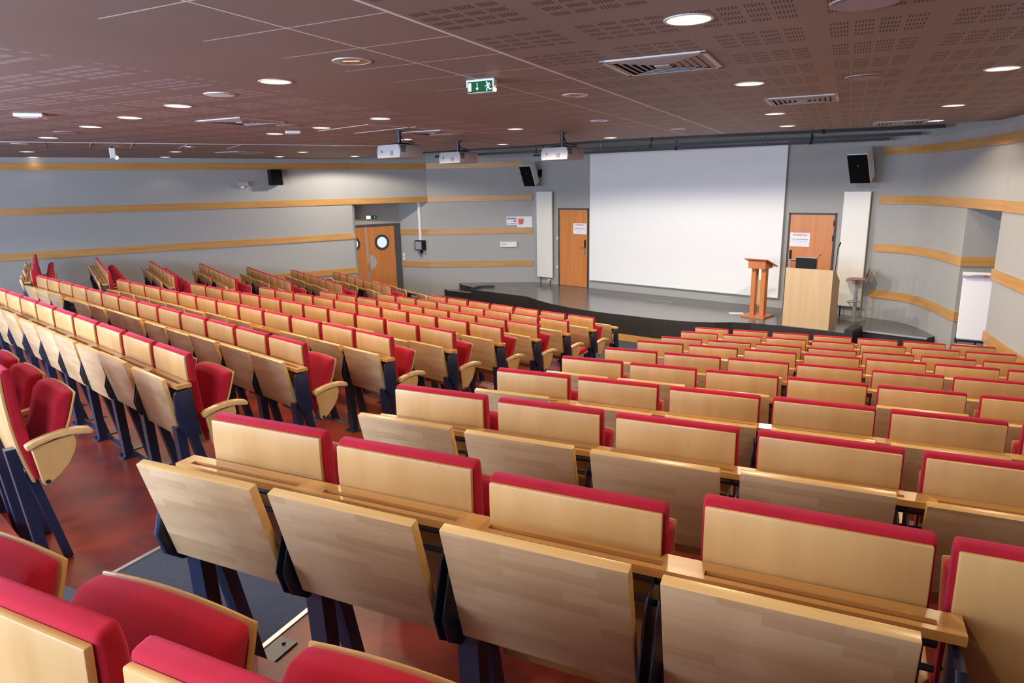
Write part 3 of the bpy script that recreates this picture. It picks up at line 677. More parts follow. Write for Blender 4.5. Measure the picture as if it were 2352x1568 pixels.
# left wall: loudspeaker, motion detector box
rzL_ = math.radians(35.4)
def on_left(name, label, cat, d, group=None):
    p_ = LE - dw_d * d; return thing(name, label, cat, (p_.x, p_.y, 0), rzL_, group)
t = on_left('wall_loudspeaker', 'black loudspeaker high on the long wall beneath its top strip', 'loudspeaker', 1.98, 'black loudspeakers')
bm = NB(); prism(bm, [(-0.14, 3.33), (-0.15, 3.70), (0.13, 3.70), (0.15, 3.33)], -0.30, -0.06, 'y'); bevel(bm, 0.012, 2); obj('cabinet', bm, BLACK, t)
bm = NB(); box(bm, -0.125, 0.125, -0.312, -0.298, 3.35, 3.68); obj('front_grille', bm, MESHBLK, t)
bm = NB(); box(bm, -0.05, 0.05, -0.07, 0.0, 3.48, 3.56); obj('wall_bracket', bm, BLACK, t)
t = on_left('wall_sensor', 'small grey sensor box on the long wall beside the black loudspeaker', 'sensor', 2.72)
bm = NB(); box(bm, -0.12, 0.12, -0.10, 0.0, 3.32, 3.43); bevel(bm, 0.012, 2); obj('housing', bm, PROJ, t)
bm = NB(); box(bm, -0.05, 0.02, -0.075, -0.03, 3.285, 3.32); obj('lens', bm, SIGNW, t)
# ------------------------------------------------------------------ door alcove
DR = C2; rzD = rzL_
root = thing('door_3', '', 'door', (DR.x, DR.y, 0), rzD); root['kind'] = 'structure'; del root['label']; del root['category']
bm = NB(); DT = 2.17
box(bm, -2.05, -0.02, -0.05, 0.0, DT, DT + 0.07); box(bm, -0.20, -0.02, -0.05, 0.0, 0.0, DT); box(bm, -2.05, -1.92, -0.05, 0.0, 0.0, DT)
obj('door_frame', bm, FRAMEG, root)
bm = NB(); box(bm, -2.05, -0.02, -0.06, -0.0, DT + 0.07, DT + 0.085); obj('header_strip', bm, ALU, root)
for x0, x1, nm in ((-1.92, -1.065, 'a'), (-1.04, -0.20, 'b')):
    bm = NB(); box(bm, x0, x1, -0.04, 0.0, 0.01, DT - .005); lf = obj('door_leaf', bm, DOORW, root)
    pc = -0.60 if nm == 'b' else -1.47
    bm = NB(); tube(bm, (pc, -0.058, 1.727), (pc, -0.035, 1.727), 0.215, 40); obj('porthole_ring', bm, BROWNDARK, lf, 40)
    bm = NB(); tube(bm, (pc, -0.060, 1.727), (pc, -0.05, 1.727), 0.150, 40); obj('porthole_glass', bm, GLASSD, lf, 40)
bm = NB(); pts = [(-0.985, 0.99)] + [(-0.985 + 0.20 * math.sin(math.radians(a)), 1.19 - 0.20 * math.cos(math.radians(a))) for a in range(0, 181, 12)]
prism(bm, pts[1:], -0.046, -0.039, 'y'); obj('push_plate', bm, PROJ, root)
bm = NB(); box(bm, -1.075, -1.03, -0.052, -0.035, 0.0, DT); obj('edge_strip', bm, ALU, root)
bm = NB(); box(bm, -0.985, -0.94, -0.052, -0.038, 1.45, 1.50); tube(bm, (-0.92, -0.055, 1.475), (-0.92, -0.038, 1.475), 0.018, 12); tube(bm, (-1.05, -0.085, 0.95), (-1.05, -0.085, 1.15), 0.012, 8); obj('lock', bm, STEEL, root)
t = thing('exit_sign', 'small green exit sign above the double doors in the alcove', 'exit sign', (DR.x, DR.y, 0), rzD, 'exit signs')
bm = NB(); box(bm, -1.02, -0.72, -0.05, 0.0, 2.385, 2.475); obj('housing', bm, GREEN, t)
bm = NB(); box(bm, -1.02, -0.90, -0.056, -0.05, 2.39, 2.47); obj('lamp', bm, SIGNGLOW, t)
bm = NB(); box(bm, -0.865, -0.855, -0.056, -0.05, 2.40, 2.46); box(bm, -0.79, -0.765, -0.056, -0.05, 2.40, 2.46); obj('pictogram', bm, SIGNW, t)
rzA = math.atan2(C1.y - C2.y, C1.x - C2.x)
def on_alc(name, label, cat, g=None): return thing(name, label, cat, (C2.x, C2.y, 0), rzA, g)
t = on_alc('cable_duct', 'white vertical cable duct in the alcove above the black screen box', 'duct'); bm = NB(); box(bm, 0.66, 0.74, -0.05, 0.0, 1.76, 2.81); tag(t, t['label'], 'duct'); obj('cover', bm, WHITE, t)
t = on_alc('wall_monitor', 'black screen box on the alcove wall below the white duct', 'monitor'); bm = NB(); box(bm, 0.57, 0.86, -0.16, -0.02, 1.48, 1.76); bevel(bm, 0.01, 2); obj('housing', bm, BLACK, t)
bm = NB(); box(bm, 0.60, 0.80, -0.166, -0.158, 1.51, 1.73); obj('display', bm, GREYMET, t); bm = NB(); tube(bm, (0.72, -0.08, 1.30), (0.72, -0.08, 1.48), 0.014, 8); box(bm, 0.69, 0.75, -0.08, 0, 1.40, 1.46); obj('stand', bm, BLACK, t)
for zc, nm in ((1.33, 'upper'), (1.225, 'lower')):
    t = on_alc('wall_switch', f'{nm} of two white switches on the alcove wall beside the double doors', 'switch'); bm = NB(); box(bm, 0.06, 0.135, -0.02, 0, zc - 0.045, zc + 0.045); bevel(bm, 0.004, 1); obj('cover', bm, WHITE, t); bm = NB(); box(bm, 0.08, 0.115, -0.026, -0.02, zc - 0.03, zc + 0.03); obj('rocker', bm, WHITE, t)
rzP = math.atan2(F0.y - C1.y, F0.x - C1.x)
def on_p(name, label, cat, g=None): return thing(name, label, cat, (C1.x, C1.y, 0), rzP, g)
t = on_p('wall_poster', 'small white poster with dark text lines beside the red bucket poster', 'poster'); bm = NB(); box(bm, 2.19, 2.475, -0.006, 0, 2.15, 2.372); obj('sheet', bm, PAPER, t)
for x0, x1, z0, z1, m_ in ((2.205, 2.46, 2.300, 2.325, BLUETXT), (2.205, 2.46, 2.33, 2.345, GREYTXT), (2.385, 2.45, 2.232, 2.268, REDTXT), (2.21, 2.29, 2.168, 2.188, GREYTXT), (2.31, 2.46, 2.172, 2.19, BLUETXT)):
    bm = NB(); box(bm, x0, x1, -0.0085, -0.005, z0, z1); obj('text_line', bm, m_, t)
t = on_p('wall_poster', 'white poster with a red bucket picture above the third wooden strip', 'poster'); bm = NB(); box(bm, 2.485, 2.90, -0.007, 0, 2.075, 2.372); obj('sheet', bm, PAPER, t)
bm = NB(); prism(bm, [(2.53, 2.155), (2.65, 2.155), (2.675, 2.30), (2.505, 2.30)], -0.011, -0.006, 'y'); obj('bucket_picture', bm, PINK, t)
bm = NB(); prism(bm, [(2.505, 2.30), (2.675, 2.30), (2.655, 2.335), (2.61, 2.345), (2.56, 2.345), (2.52, 2.33)], -0.0105, -0.006, 'y'); obj('bucket_contents', bm, CREAM, t)
t = on_p('emergency_light', 'flat white emergency light on the wall between two wooden strips', 'light'); bm = NB(); box(bm, 2.0, 2.47, -0.07, 0, 1.54, 1.69); bevel(bm, 0.01, 2); obj('housing', bm, WHITE, t)
bm = NB(); box(bm, 2.21, 2.40, -0.074, -0.068, 1.565, 1.60); obj('indicator_panel', bm, SIGNW, t); bm = NB(); box(bm, 2.03, 2.18, -0.073, -0.069, 1.61, 1.635); obj('label_strip', bm, PROJ, t)
# ------------------------------------------------------------------ stage furniture
t = thing('wooden_lectern', 'slim cherry wood lectern on two posts standing at the stage front', 'lectern', (4.96, 13.31, SZ), math.radians(-46))
bm = NB(); box(bm, -0.24, 0.24, -0.25, 0.25, 0.0, 0.035); bevel(bm, 0.006, 2); obj('base_plate', bm, CHERRY, t)
for x in (-0.10, 0.10):
    bm = NB(); box(bm, x - 0.045, x + 0.045, -0.06, 0.06, 0.035, 0.98); obj('post', bm, CHERRY, t)
bm = NB(); box(bm, -0.055, 0.055, 0.02, 0.035, 0.24, 0.74); obj('inset_panel', bm, MAPLE, t)
bm = NB(); prism(bm, [(-0.16, 0.975), (-0.16, 1.13), (0.16, 1.02), (0.16, 0.975)], -0.175, 0.175); obj('box_frame', bm, CHERRY, t)
bm = NB(); prism(bm, [(-0.22, 1.155), (-0.22, 1.175), (0.26, 1.01), (0.26, 0.99)], -0.235, 0.235); obj('reading_top', bm, CHERRY, t)
pang = math.atan2(11.861 - 12.419, 5.716 - 5.104)
t = thing('podium_desk', 'pale maple podium desk with sloping side at the stage edge', 'podium', (5.104, 12.419, SZ), pang); W_ = 0.83
bm = NB(); box(bm, 0, W_, 0.0, 0.022, 0, 1.085); obj('front_panel', bm, MAPLE, t)
for x in (0.0, W_ - 0.022):
    bm = NB(); prism(bm, [(0.022, 0.0), (0.42, 0.0), (0.42, 0.86), (0.33, 0.92), (0.12, 1.085), (0.022, 1.085)], x, x + 0.022); obj('side_panel', bm, MAPLE, t)
bm = NB(); box(bm, 0.022, W_ - 0.022, 0.022, 0.42, 0.80, 0.822); obj('worktop', bm, MAPLE, t)
bm = NB(); box(bm, W_ - 0.03, W_ - 0.005, 0.425, 0.45, 0.18, 0.42); obj('cable_socket', bm, BLACK, t)
t2 = thing('computer_monitor', 'black computer monitor seen from behind on the maple podium', 'monitor', (5.104, 12.419, SZ + 0.822), pang)
bm = NB(); box(bm, 0.13, 0.50, 0.10, 0.13, 0.09, 0.45); bevel(bm, 0.012, 2); bm.transform(Matrix.Translation((0.3, 0.1, 0)) @ Matrix.Rotation(math.radians(-0), 4, 'X') @ Matrix.Translation((-0.3, -0.1, 0))); obj('screen_back', bm, BLACK, t2)
bm = NB(); box(bm, 0.13, 0.50, 0.105, 0.132, 0.447, 0.462); obj('top_bezel', bm, GREYMET, t2)
bm = NB(); box(bm, 0.29, 0.34, 0.12, 0.15, 0.012, 0.2); box(bm, 0.20, 0.43, 0.05, 0.22, 0, 0.014); obj('stand', bm, BLACK, t2)
t3 = thing('gooseneck_microphone', 'thin dark gooseneck microphone rising behind the podium monitor', 'microphone', (5.104, 12.419, SZ + 0.822), pang)
bm = NB(); disc(bm, (0.46, 0.28), 0.04, 0, 0.02, 16); obj('foot', bm, BLACK, t3); bm = NB(); path(bm, [(0.46, 0.28, 0.02), (0.455, 0.28, 0.35), (0.475, 0.26, 0.45), (0.515, 0.24, 0.50)], 0.004, 6); obj('neck', bm, BLACK, t3); bm = NB(); tube(bm, (0.505, 0.245, 0.488), (0.525, 0.235, 0.512), 0.008, 8); obj('capsule', bm, BROWNDARK, t3)
t4 = thing('gooseneck_lamp', 'black bent lamp arm clamped at the podium side by the door edge', 'lamp', (5.104, 12.419, SZ + 0.822), pang)
bm = NB(); path(bm, [(0.78, 0.30, 0.0), (0.775, 0.30, 0.30), (0.79, 0.29, 0.62)], 0.007, 8); obj('arm', bm, BLACK, t4); bm = NB(); tube(bm, (0.787, 0.29, 0.61), (0.835, 0.26, 0.74), 0.008, 8, 0.013); obj('head', bm, BLACK, t4); bm = NB(); box(bm, 0.755, 0.80, 0.275, 0.325, 0, 0.16); obj('clamp', bm, BLACK, t4)
t = thing('bar_stool', 'tall bar stool with red wooden seat beside the maple podium', 'stool', (6.65, 12.81, SZ), math.radians(-27))
bm = NB(); disc(bm, (0, 0), 0.205, 0, 0.012, 40); disc(bm, (0, 0), 0.20, 0.012, 0.03, 40, 0.05); obj('base', bm, GREYMET, t, 40)
bm = NB(); tube(bm, (0, 0, 0.02), (0, 0, 0.45), 0.035, 20); tube(bm, (0, 0, 0.45), (0, 0, 0.775), 0.028, 20); obj('column', bm, GREYMET, t, 40)
bm = NB(); N_ = 24; ring = [(0.0 + 0.12 * math.cos(2 * math.pi * i / N_) - 0.02, 0.12 * math.sin(2 * math.pi * i / N_), 0.345) for i in range(N_ + 1)]; path(bm, ring, 0.009, 6); tube(bm, (-0.13, 0, 0.34), (-0.03, 0, 0.22), 0.009, 8); obj('footrest', bm, STEEL, t, 40)
bm = NB(); pf = [(-0.19, 0.745), (-0.16, 0.768), (-0.10, 0.782), (0.0, 0.783), (0.08, 0.780), (0.13, 0.79), (0.155, 0.83), (0.175, 0.92), (0.19, 0.98)]
prism(bm, pf + [(a + 0.008 if b > .8 else a, b + (0.012 if b < .8 else 0.004)) for a, b in reversed(pf)], -0.18, 0.18, 'y'); obj('seat_shell', bm, STOOLW, t, 50)
bm = NB(); box(bm, -0.09, 0.09, -0.09, 0.09, 0.765, 0.778); obj('mount_plate', bm, BLACK, t)
bm = NB(); prism(bm, [(4.50, 13.60), (4.52, 13.77), (4.80, 13.72), (4.78, 13.55)], SZ + 0.0, SZ + 0.003, 'z'); tag(obj('paper_sheet', bm, PAPER), 'pale sheet of paper lying on the stage floor beside the lectern', 'paper')
# flip chart in the recess
t = thing('flip_chart', 'white flip chart easel leaning in the recess by the curved wall', 'flip chart', (6.90, 9.68, 0.0), math.radians(-32)); fw_ = 0.272
bm = NB(); prism(bm, [(0.02, 0.86), (0.26, 1.74), (0.28, 1.74), (0.04, 0.86)], -fw_, fw_); obj('board', bm, WHITE, t)
bm = NB(); prism(bm, [(0.006, 0.84), (0.247, 1.735), (0.259, 1.735), (0.018, 0.84)], -fw_ + .005, fw_ - .005); obj('paper_pad', bm, PAPER, t)
bm = NB(); tube(bm, (-fw_ - .01, 0.248, 1.775), (fw_ + .01, 0.248, 1.775), 0.04, 16); obj('clamp_bar', bm, WHITE, t, 40)
bm = NB(); prism(bm, [(-0.27, 1.742), (0.27, 1.742), (0.14, 1.775), (0.0, 1.783), (-0.14, 1.775)], 0.198, 0.226, 'y'); obj('clamp_grip', bm, GREYMET, t)
bm = NB(); box(bm, -0.025, 0.025, 0.190, 0.20, 1.748, 1.772); obj('red_badge', bm, mat('badge_red', (0.7, 0.05, 0.07), 0.4), t)
bm = NB(); box(bm, -fw_ - .02, fw_ + .02, -0.07, 0.03, 0.805, 0.84); obj('pen_tray', bm, NAVY, t); bm = NB(); tube(bm, (-fw_ - .02, -0.07, 0.765), (fw_ + .02, -0.07, 0.765), 0.015, 8); obj('tray_rail', bm, STEEL, t)
for x in (-fw_ + .02, fw_ - .02):
    bm = NB(); tube(bm, (x, 0.262, 1.74), (x * 1.1, -0.16, 0.0), 0.014, 10); obj('leg', bm, BLACK, t)
bm = NB(); tube(bm, (0, 0.28, 1.74), (0, 0.50, 0.0), 0.014, 10); obj('leg', bm, BLACK, t)
# ------------------------------------------------------------------ ceiling fittings
def downlight(x, y, lit, label, group, k=1.0):
    t = thing('recessed_downlight', label, 'downlight', (x, y, CZ), 0, group); r = 0.105
    bm = NB(); n = 36
    A0 = [bm.verts.new((math.cos(2 * math.pi * i / n) * (r + 0.014), math.sin(2 * math.pi * i / n) * (r + 0.014), 0)) for i in range(n)]
    A1_ = [bm.verts.new((math.cos(2 * math.pi * i / n) * (r + 0.012), math.sin(2 * math.pi * i / n) * (r + 0.012), -0.005)) for i in range(n)]
    A2 = [bm.verts.new((math.cos(2 * math.pi * i / n) * r, math.sin(2 * math.pi * i / n) * r, -0.005)) for i in range(n)]
    A3 = [bm.verts.new((math.cos(2 * math.pi * i / n) * r, math.sin(2 * math.pi * i / n) * r, -0.003)) for i in range(n)]
    for P_, Q_ in ((A0, A1_), (A1_, A2), (A2, A3)):
        for i in range(n): bm.faces.new((P_[i], P_[(i + 1) % n], Q_[(i + 1) % n], Q_[i]))
    obj('rim', bm, VENTW, t, 40)
    bm = NB(); disc(bm, (0, 0), r - 0.001, -0.004, -0.001, 36); obj('reflector', bm, LAMP if lit else MIRROR, t)
    bm = NB(); box(bm, -0.05, 0.05, -0.016, 0.016, -0.006, -0.004); obj('lamp_tube', bm, LAMPHOT if lit else MIRROR, t)
    if lit:
        ld = bpy.data.lights.new('downlight_beam', 'SPOT'); ld.energy = DOWN * k; ld.color = WARM if k < 1.55 else NEUTRAL; ld.spot_size = math.radians(163 if k > 2 else (152 if k >= 0.4 else 112)); ld.spot_blend = 0.18; ld.shadow_soft_size = 0.07  # hand-set strength k also picks the tint and the cone width
        lo = bpy.data.objects.new('downlight_beam', ld); COL.objects.link(lo); lo.parent = t; lo.location = (0, 0, -0.03)
LIT = [((0.876, 3.476), 'biggest lit downlight, among the slotted boards near the first air vent'), ((1.944, 5.699), 'lit downlight between the two square air vents'),
       ((3.12, 8.222), 'lit downlight just past the second air vent toward the stage'), ((4.01, 10.061), 'lit downlight at the ceiling edge above the middle of the screen'),
       ((3.598, 5.18), 'lit downlight nearest the camera in the row toward the curved wall'), ((4.864, 7.698), 'middle lit downlight of three in the row toward the curved wall'),
       ((5.877, 9.669), 'lit downlight nearest the curved wall corner beside the louvred vent'), ((-1.651, 5.104), 'lit downlight beside the white ceiling speaker disc, largest of its curved row'),
       ((-2.954, 6.376), 'second lit downlight of the row that leads to the long wall'), ((-3.87, 7.255), 'third lit downlight of the row that leads to the long wall'),
       ((-4.801, 8.128), 'fourth lit downlight of the row that leads to the long wall'), ((-6.211, 9.511), 'fifth lit downlight of the row, just before the long white ceiling joint'),
       ((-1.413, 7.855), 'lit downlight near the first projector pole, on the camera side'), ((-2.334, 8.837), 'lit downlight between the brown ceiling disc and the first projector'),
       ((-3.184, 9.62), 'lit downlight beside the small white ceiling box'), ((0.107, 9.633), 'lit downlight between the second and third projectors, nearer the camera'),
       ((-0.096, 13.012), 'lit downlight at the ceiling edge between the second and third projectors'), ((-1.643, 11.229), 'lit downlight right behind the first projector'),
       ((1.728, 11.805), 'lit downlight at the ceiling edge above the screen corner beside the third projector'), ((-8.494, 12.364), 'lit downlight near the far corner of the long wall, first of a close pair'),
       ((-9.601, 14.12), 'lit downlight closest to the long wall in the far corner, second of a close pair'), ((-6.314, 13.282), 'lit downlight past the hanging exit box, first of a pair'),
       ((-7.421, 15.104), 'lit downlight past the hanging exit box, closest to the long wall'), ((-5.24, 15.985), 'lit downlight above the grey sensor box by the long wall'),
       ((-4.197, 14.286), 'lit downlight above the black loudspeaker of the long wall'), ((-3.645, 16.572), 'lit downlight at the ceiling corner above the double doors')]
LEVEL = {(4.01, 10.061): 3.8, (5.877, 9.669): 0.42, (0.107, 9.633): 1.8, (-0.096, 13.012): 4.4, (1.728, 11.805): 4.2, (3.12, 8.222): 1.2, (4.864, 7.698): 0.8,
         (-8.494, 12.364): 0.35, (-9.601, 14.12): 0.015, (-6.314, 13.282): 0.35, (-7.421, 15.104): 0.05, (-5.24, 15.985): 0.08, (-4.197, 14.286): 0.38, (-3.645, 16.572): 3.0}   # hand-set strengths: boosted toward screen, stage and front walls, cut near the side walls
for (x, y), l in LIT: downlight(x, y, True, l, 'lit downlights', LEVEL.get((x, y), 1.0))
for (x, y), l in [((-0.3, 0.9), 'added unseen downlight straight above the photographer'), ((1.9, 1.6), 'added unseen downlight above the rearmost seats beside the curved wall'), ((2.6, 3.4), 'added unseen downlight above the third row by the curved wall'), ((-3.2, 2.6), 'added unseen downlight above the rearmost aisle seat of the middle block')]:
    downlight(x, y, True, l, 'lit downlights', 0.5)  # extra downlights out of view, added to warm the nearest seats and flap tops
for (x, y), l in [((-0.941, 4.376), 'unlit mirrored downlight among the plain panels before the exit sign'), ((0.596, 6.18), 'unlit downlight right of the exit sign among plain panels'), ((1.13, 8.654), 'unlit downlight above the third projector'),
                  ((2.482, 10.215), 'unlit downlight at the ceiling edge over the screen'), ((-7.299, 10.498), 'unlit downlight beyond the long white joint in the far corner'), ((-5.442, 11.923), 'unlit downlight beyond the long white joint near the hanging exit box'), ((-3.04, 12.411), 'unlit downlight beyond the long white joint before the first projector')]:
    downlight(x, y, False, l, 'unlit downlights')
def cdisc(x, y, m_, label, r=0.12):
    t = thing('ceiling_speaker', label, 'speaker', (x, y, CZ), 0, 'round ceiling speakers')
    bm = NB(); disc(bm, (0, 0), r, -0.006, 0.0, 36); obj('rim', bm, m_, t, 40); bm = NB(); disc(bm, (0, 0), r * 0.88, -0.010, -0.006, 36, r * 0.6); obj('grille', bm, m_, t, 40)
cdisc(-2.292, 5.684, WHITE, 'round white ceiling speaker between the first two downlights of the curved row')
cdisc(-5.485, 8.755, DISCW, 'round mauve ceiling speaker between the fourth and fifth downlights of the curved row', 0.14)
cdisc(-2.623, 8.489, DISCW, 'round brown ceiling speaker beside the small white ceiling box', 0.15)
cdisc(1.589, 3.211, DISCW, 'round grey ceiling speaker at the top edge among slotted boards', 0.15)
cdisc(2.735, 5.448, DISCW, 'round grey ceiling speaker among slotted boards between two downlight rows', 0.14)
def vent(x, y, sz, label, rz=math.radians(153.7), slats=False):
    t = thing('ceiling_vent', label, 'air vent', (x, y, CZ), rz, 'square air vents'); h = sz / 2
    bm = NB(); box(bm, -h + .02, h - .02, -h + .02, h - .02, -0.004, -0.001); obj('backing', bm, VENTIN, t)
    bm = NB(); f = 0.032
    for a in ((-h, h, -h, -h + f), (-h, h, h - f, h), (-h, -h + f, -h, h), (h - f, h, -h, h)): box(bm, *a, -0.010, 0.0)
    obj('frame', bm, VENTW, t)
    bm = NB(); n = 6
    for i in range(n):                                       # nested sloping rings of a four-way diffuser
        o_ = h - f - 0.004 - i * (h - f) / (n + 0.4); w_ = 0.028; zi, zo = -0.015, -0.007
        pts = [(-o_, -o_), (o_, -o_), (o_, o_), (-o_, o_)]; inn = [(a - math.copysign(w_, a), b - math.copysign(w_, b)) for a, b in pts]
        V0 = [bm.verts.new((*p_, zo)) for p_ in pts]; V1 = [bm.verts.new((*p_, zi)) for p_ in inn]; V2 = [bm.verts.new((*p_, zo + 0.003)) for p_ in pts]; V3 = [bm.verts.new((*p_, zi + 0.003)) for p_ in inn]
        for k in range(4):
            j = (k + 1) % 4
            for q_ in ((V0[k], V0[j], V1[j], V1[k]), (V2[k], V2[j], V3[j], V3[k]), (V0[k], V0[j], V2[j], V2[k]), (V1[k], V1[j], V3[j], V3[k])): bm.faces.new(q_)
    box(bm, -0.05, 0.05, -0.05, 0.05, -0.020, -0.014)
    obj('louvre_rings', bm, VENTB, t)
vent(1.03, 4.70, 0.66, 'square louvred air vent nearest the camera among slotted boards')
vent(2.86, 6.86, 0.64, 'square louvred air vent between two downlights, second from the camera')
vent(-2.95, 7.85, 0.68, 'square dark air vent between the curved downlight row and the brown disc')
vent(-5.338, 13.906, 0.66, 'square air vent by the long wall beyond the white joint')
vent(-1.05, 9.95, 0.68, 'square air vent just behind the first projector pole')
vent(5.50, 9.85, 0.66, 'square air vent at the ceiling edge near the curved wall')
# long pale joint far along the ceiling and its panel seams
bm = NB(); a_, b_ = Vector((-9.6, 8.8)), Vector((-0.6, 13.25))
edge_bar(bm, (-8.7, 9.2), (-1.9, 12.95), CZ - 0.003, 0.012, 0.006); struct(obj('trim_ceiling_joint', bm, VENTW))
bm = NB()                                                     # outlines of the access panels before the first projector, and seams past the joint
for a_, b_, k_ in (((-2.51, 9.30), (-1.69, 8.52), .006), ((-1.69, 8.52), (-0.14, 10.31), .006), ((-2.13, 9.78), (-1.17, 8.95), .005), ((-6.75, 10.21), (-7.59, 11.52), .004), ((-6.28, 10.57), (-7.01, 11.73), .004), ((-5.74, 10.74), (-6.44, 11.94), .004), ((-5.1, 11.2), (-5.8, 12.3), .004), ((-4.4, 11.6), (-5.1, 12.7), .004)):
    edge_bar(bm, a_, b_, CZ - 0.002, k_, 0.004)
struct(obj('trim_ceiling_panels', bm, VENTW))
for (x, y, s_, l) in ((-4.557, 6.778, 0.24, 'white square ceiling access point near the left picture edge'), (-2.83, 9.261, 0.19, 'small white ceiling box beside the brown ceiling disc')):
    t = thing('ceiling_access_point', l, 'access point', (x, y, CZ), math.radians(20)); bm = NB(); box(bm, -s_ / 2, s_ / 2, -s_ / 2, s_ / 2, -0.034, 0.0); bevel(bm, 0.012, 2); obj('cover', bm, WHITE, t); bm = NB(); box(bm, -s_ * .3, s_ * .3, -s_ * .3, s_ * .3, -0.040, -0.034); obj('base', bm, PROJ, t)
t = thing('exit_sign', 'white exit box hanging end-on below the ceiling toward the long wall', 'exit sign', (-6.73, 11.894, CZ), math.radians(120), 'exit signs')
bm = NB(); box(bm, -0.13, 0.13, -0.045, 0.045, -0.17, 0.0); bevel(bm, 0.01, 1); obj('housing', bm, WHITE, t); bm = NB(); tube(bm, (-0.10, -0.05, -0.16), (-0.06, -0.05, -0.16), 0.03, 10); obj('lamp', bm, SIGNGLOW, t); bm = NB(); box(bm, -0.5, 0.5, -0.02, 0.02, -0.004, 0.0); obj('ceiling_slot', bm, VENTIN, t)
# green exit sign above the middle block
t = thing('exit_sign', 'green running man exit sign with arrow hanging from the ceiling', 'exit sign', (-0.195, 5.18, CZ), math.radians(153.7 - 180), 'exit signs')
bm = NB(); box(bm, -0.115, 0.115, 0.0, 0.05, -0.055, 0.0); bevel(bm, 0.004, 1); obj('housing', bm, WHITE, t)
bm = NB(); box(bm, -0.105, 0.105, 0.0, 0.045, -0.094, -0.055); obj('diffuser', bm, CLEAR, t)
bm = NB(); box(bm, 0.085, 0.113, 0.002, 0.040, -0.088, -0.066); obj('lamp', bm, SIGNGLOW, t)
bm = NB(); box(bm, -0.100, 0.098, -0.006, 0.0, -0.090, -0.016); pn = obj('green_panel', bm, GREEN, t)
bm = NB(); box(bm, -0.094, -0.068, -0.0085, -0.006, -0.082, -0.024); obj('door_pictogram', bm, SIGNW, pn)
bm = NB(); box(bm, -0.0225, -0.0165, -0.0085, -0.006, -0.066, -0.026); prism(bm, [(-0.0325, -0.060), (-0.0065, -0.060), (-0.0195, -0.080)], -0.0085, -0.006, 'y'); obj('arrow_pictogram', bm, SIGNW, pn)
bm = NB(); S_ = 0.066; mx, mz = 0.066, -0.053
def stroke(pts, r):
    for a, b in zip(pts, pts[1:]):
        a, b = Vector((mx + a[0] * S_, mz + a[1] * S_)), Vector((mx + b[0] * S_, mz + b[1] * S_)); d = (b - a).normalized(); n_ = Vector((-d.y, d.x)) * r * S_; e_ = d * r * S_ * 0.6
        prism(bm, [tuple(a - e_ + n_), tuple(a - e_ - n_), tuple(b + e_ - n_), tuple(b + e_ + n_)], -0.0088, -0.006, 'y')
tube(bm, (mx - 0.10 * S_, -0.0088, mz + 0.40 * S_), (mx - 0.10 * S_, -0.006, mz + 0.40 * S_), 0.095 * S_, 12)
stroke([(0.0, 0.22), (0.13, -0.12)], 0.11); stroke([(-0.02, 0.27), (0.22, 0.27), (0.34, 0.06)], 0.05); stroke([(0.0, 0.22), (-0.14, 0.02), (-0.32, 0.0)], 0.05); stroke([(0.08, -0.10), (-0.10, -0.22), (-0.08, -0.46)], 0.06); stroke([(0.14, -0.12), (0.22, -0.34), (0.46, -0.32)], 0.06)
obj('running_man_pictogram', bm, SIGNW, pn)
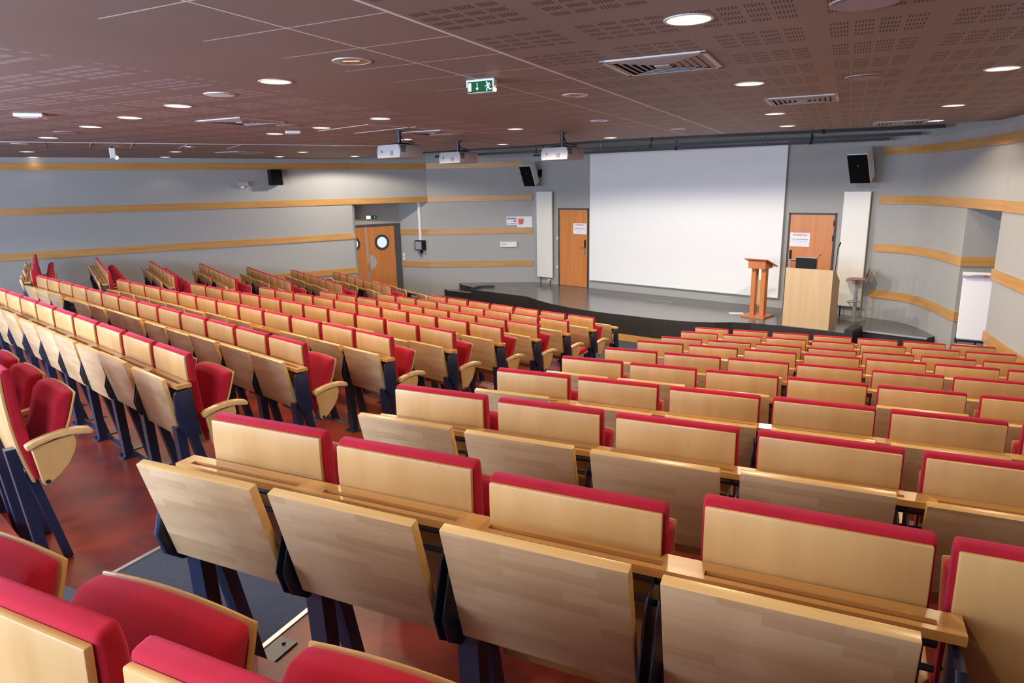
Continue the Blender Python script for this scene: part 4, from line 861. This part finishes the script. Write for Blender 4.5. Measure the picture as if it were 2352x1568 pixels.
# projectors
def projector(x, y, zc, rz, s, label):
    t = thing('ceiling_projector', label, 'projector', (x, y, zc), rz, 'ceiling projectors'); w_, d_, h_ = 0.50 * s, 0.46 * s, 0.19 * s
    bm = NB(); prism(bm, [(-w_ / 2, -h_ * 0.5), (w_ / 2, -h_ * 0.5), (w_ / 2 + .012, 0.0), (w_ / 2 - .01, h_ * 0.42), (w_ / 2 - .04, h_ * 0.5), (-w_ / 2 + .04, h_ * 0.5), (-w_ / 2 + .01, h_ * 0.42), (-w_ / 2 - .012, 0.0)], -d_ / 2, d_ / 2, 'y'); bevel(bm, 0.012, 2); obj('body', bm, PROJ, t, 40)
    bm = NB()
    for i in range(6):
        for k in range(3): box(bm, w_ * 0.10 + k * 0.022, w_ * 0.10 + k * 0.022 + 0.014, -d_ / 2 - 0.002, -d_ / 2 + 0.004, -h_ * 0.32 + i * 0.011, -h_ * 0.32 + i * 0.011 + 0.006)
    obj('rear_vent', bm, BLACK, t)
    bm = NB()
    for i in range(6): box(bm, w_ / 2 + 0.0, w_ / 2 + 0.014, -d_ * 0.46, -d_ * 0.26, -h_ * 0.10 + i * 0.016, -h_ * 0.10 + i * 0.016 + 0.008)
    obj('side_vent', bm, BLACK, t)
    bm = NB(); box(bm, -w_ * 0.30, -w_ * 0.26, -d_ / 2 - 0.002, -d_ / 2 + 0.003, -0.015, 0.012); obj('sensor_window', bm, BLACK, t)
    bm = NB(); tube(bm, (w_ * 0.1, d_ / 2 - 0.01, 0), (w_ * 0.1, d_ / 2 + 0.03, 0), 0.045, 20); obj('lens', bm, BLACK, t)
    bm = NB(); tube(bm, (0, 0, h_ * 0.5), (0, 0, CZ - zc - 0.01), 0.032 * s, 14); disc(bm, (0, 0), 0.07 * s, CZ - zc - 0.012, CZ - zc, 20); obj('mount_pole', bm, NAVY, t, 40)
    bm = NB(); zt = h_ * 0.5 + 0.012
    for a in (0.6, 2.2, 3.8, 5.4): tube(bm, (0, 0, zt + .015), (0.20 * math.cos(a), 0.18 * math.sin(a), zt - .01), 0.010, 6)
    path(bm, [(0.02, 0, CZ - zc - 0.06), (0.06, 0.03, zt + 0.05), (0.20, 0.10, zt + 0.01)], 0.008, 6); obj('mount_arms', bm, BLACK, t)
pa = math.radians(-40)
projector(-1.49, 9.62, 3.69, pa, 0.92, 'grey-white ceiling projector nearest the camera, first of the three')
projector(-0.86, 12.02, 3.69, pa, 0.98, 'grey-white ceiling projector in the middle of three, smallest looking')
projector(0.82, 10.52, 3.655, pa, 0.95, 'grey-white ceiling projector before the screen corner')
# black lighting rails above the stage front
def rail(pts, z, label):
    t = thing('lighting_rail', label, 'rail', (0, 0, 0), 0, 'black lighting rails'); bm = NB()
    pts = [Vector(p) for p in pts]
    for a, b in zip(pts, pts[1:]): edge_bar(bm, a, b, z, 0.025, 0.05)
    obj('bar', bm, RAILB, t)
    for a, b in zip(pts, pts[1:]):
        n = max(1, int((b - a).length / 2.0))
        for i in range(n): p_ = a + (b - a) * ((i + 0.5) / n); bm = NB(); box(bm, p_.x - .03, p_.x + .03, p_.y - .03, p_.y + .03, z - 0.06, z + 0.01); tube(bm, (p_.x, p_.y, z), (p_.x, p_.y, TOPZ - .04), 0.012, 6); obj('hanger', bm, RAILB, t)
rail([(7.05, 11.30), (3.75, 12.65), (1.7, 13.74), (-2.2, 16.3)], EYE + .825, 'black lighting rail above the stage closest to the ceiling edge')
rail([(7.15, 12.10), (4.1, 13.74), (-0.52, 16.42), (-1.8, 17.3)], EYE + .77, 'black lighting rail above the stage, middle of the three')
rail([(6.85, 12.55), (2.39, 15.2), (0.6, 16.4)], EYE + .715, 'black lighting rail above the stage closest to the screen')
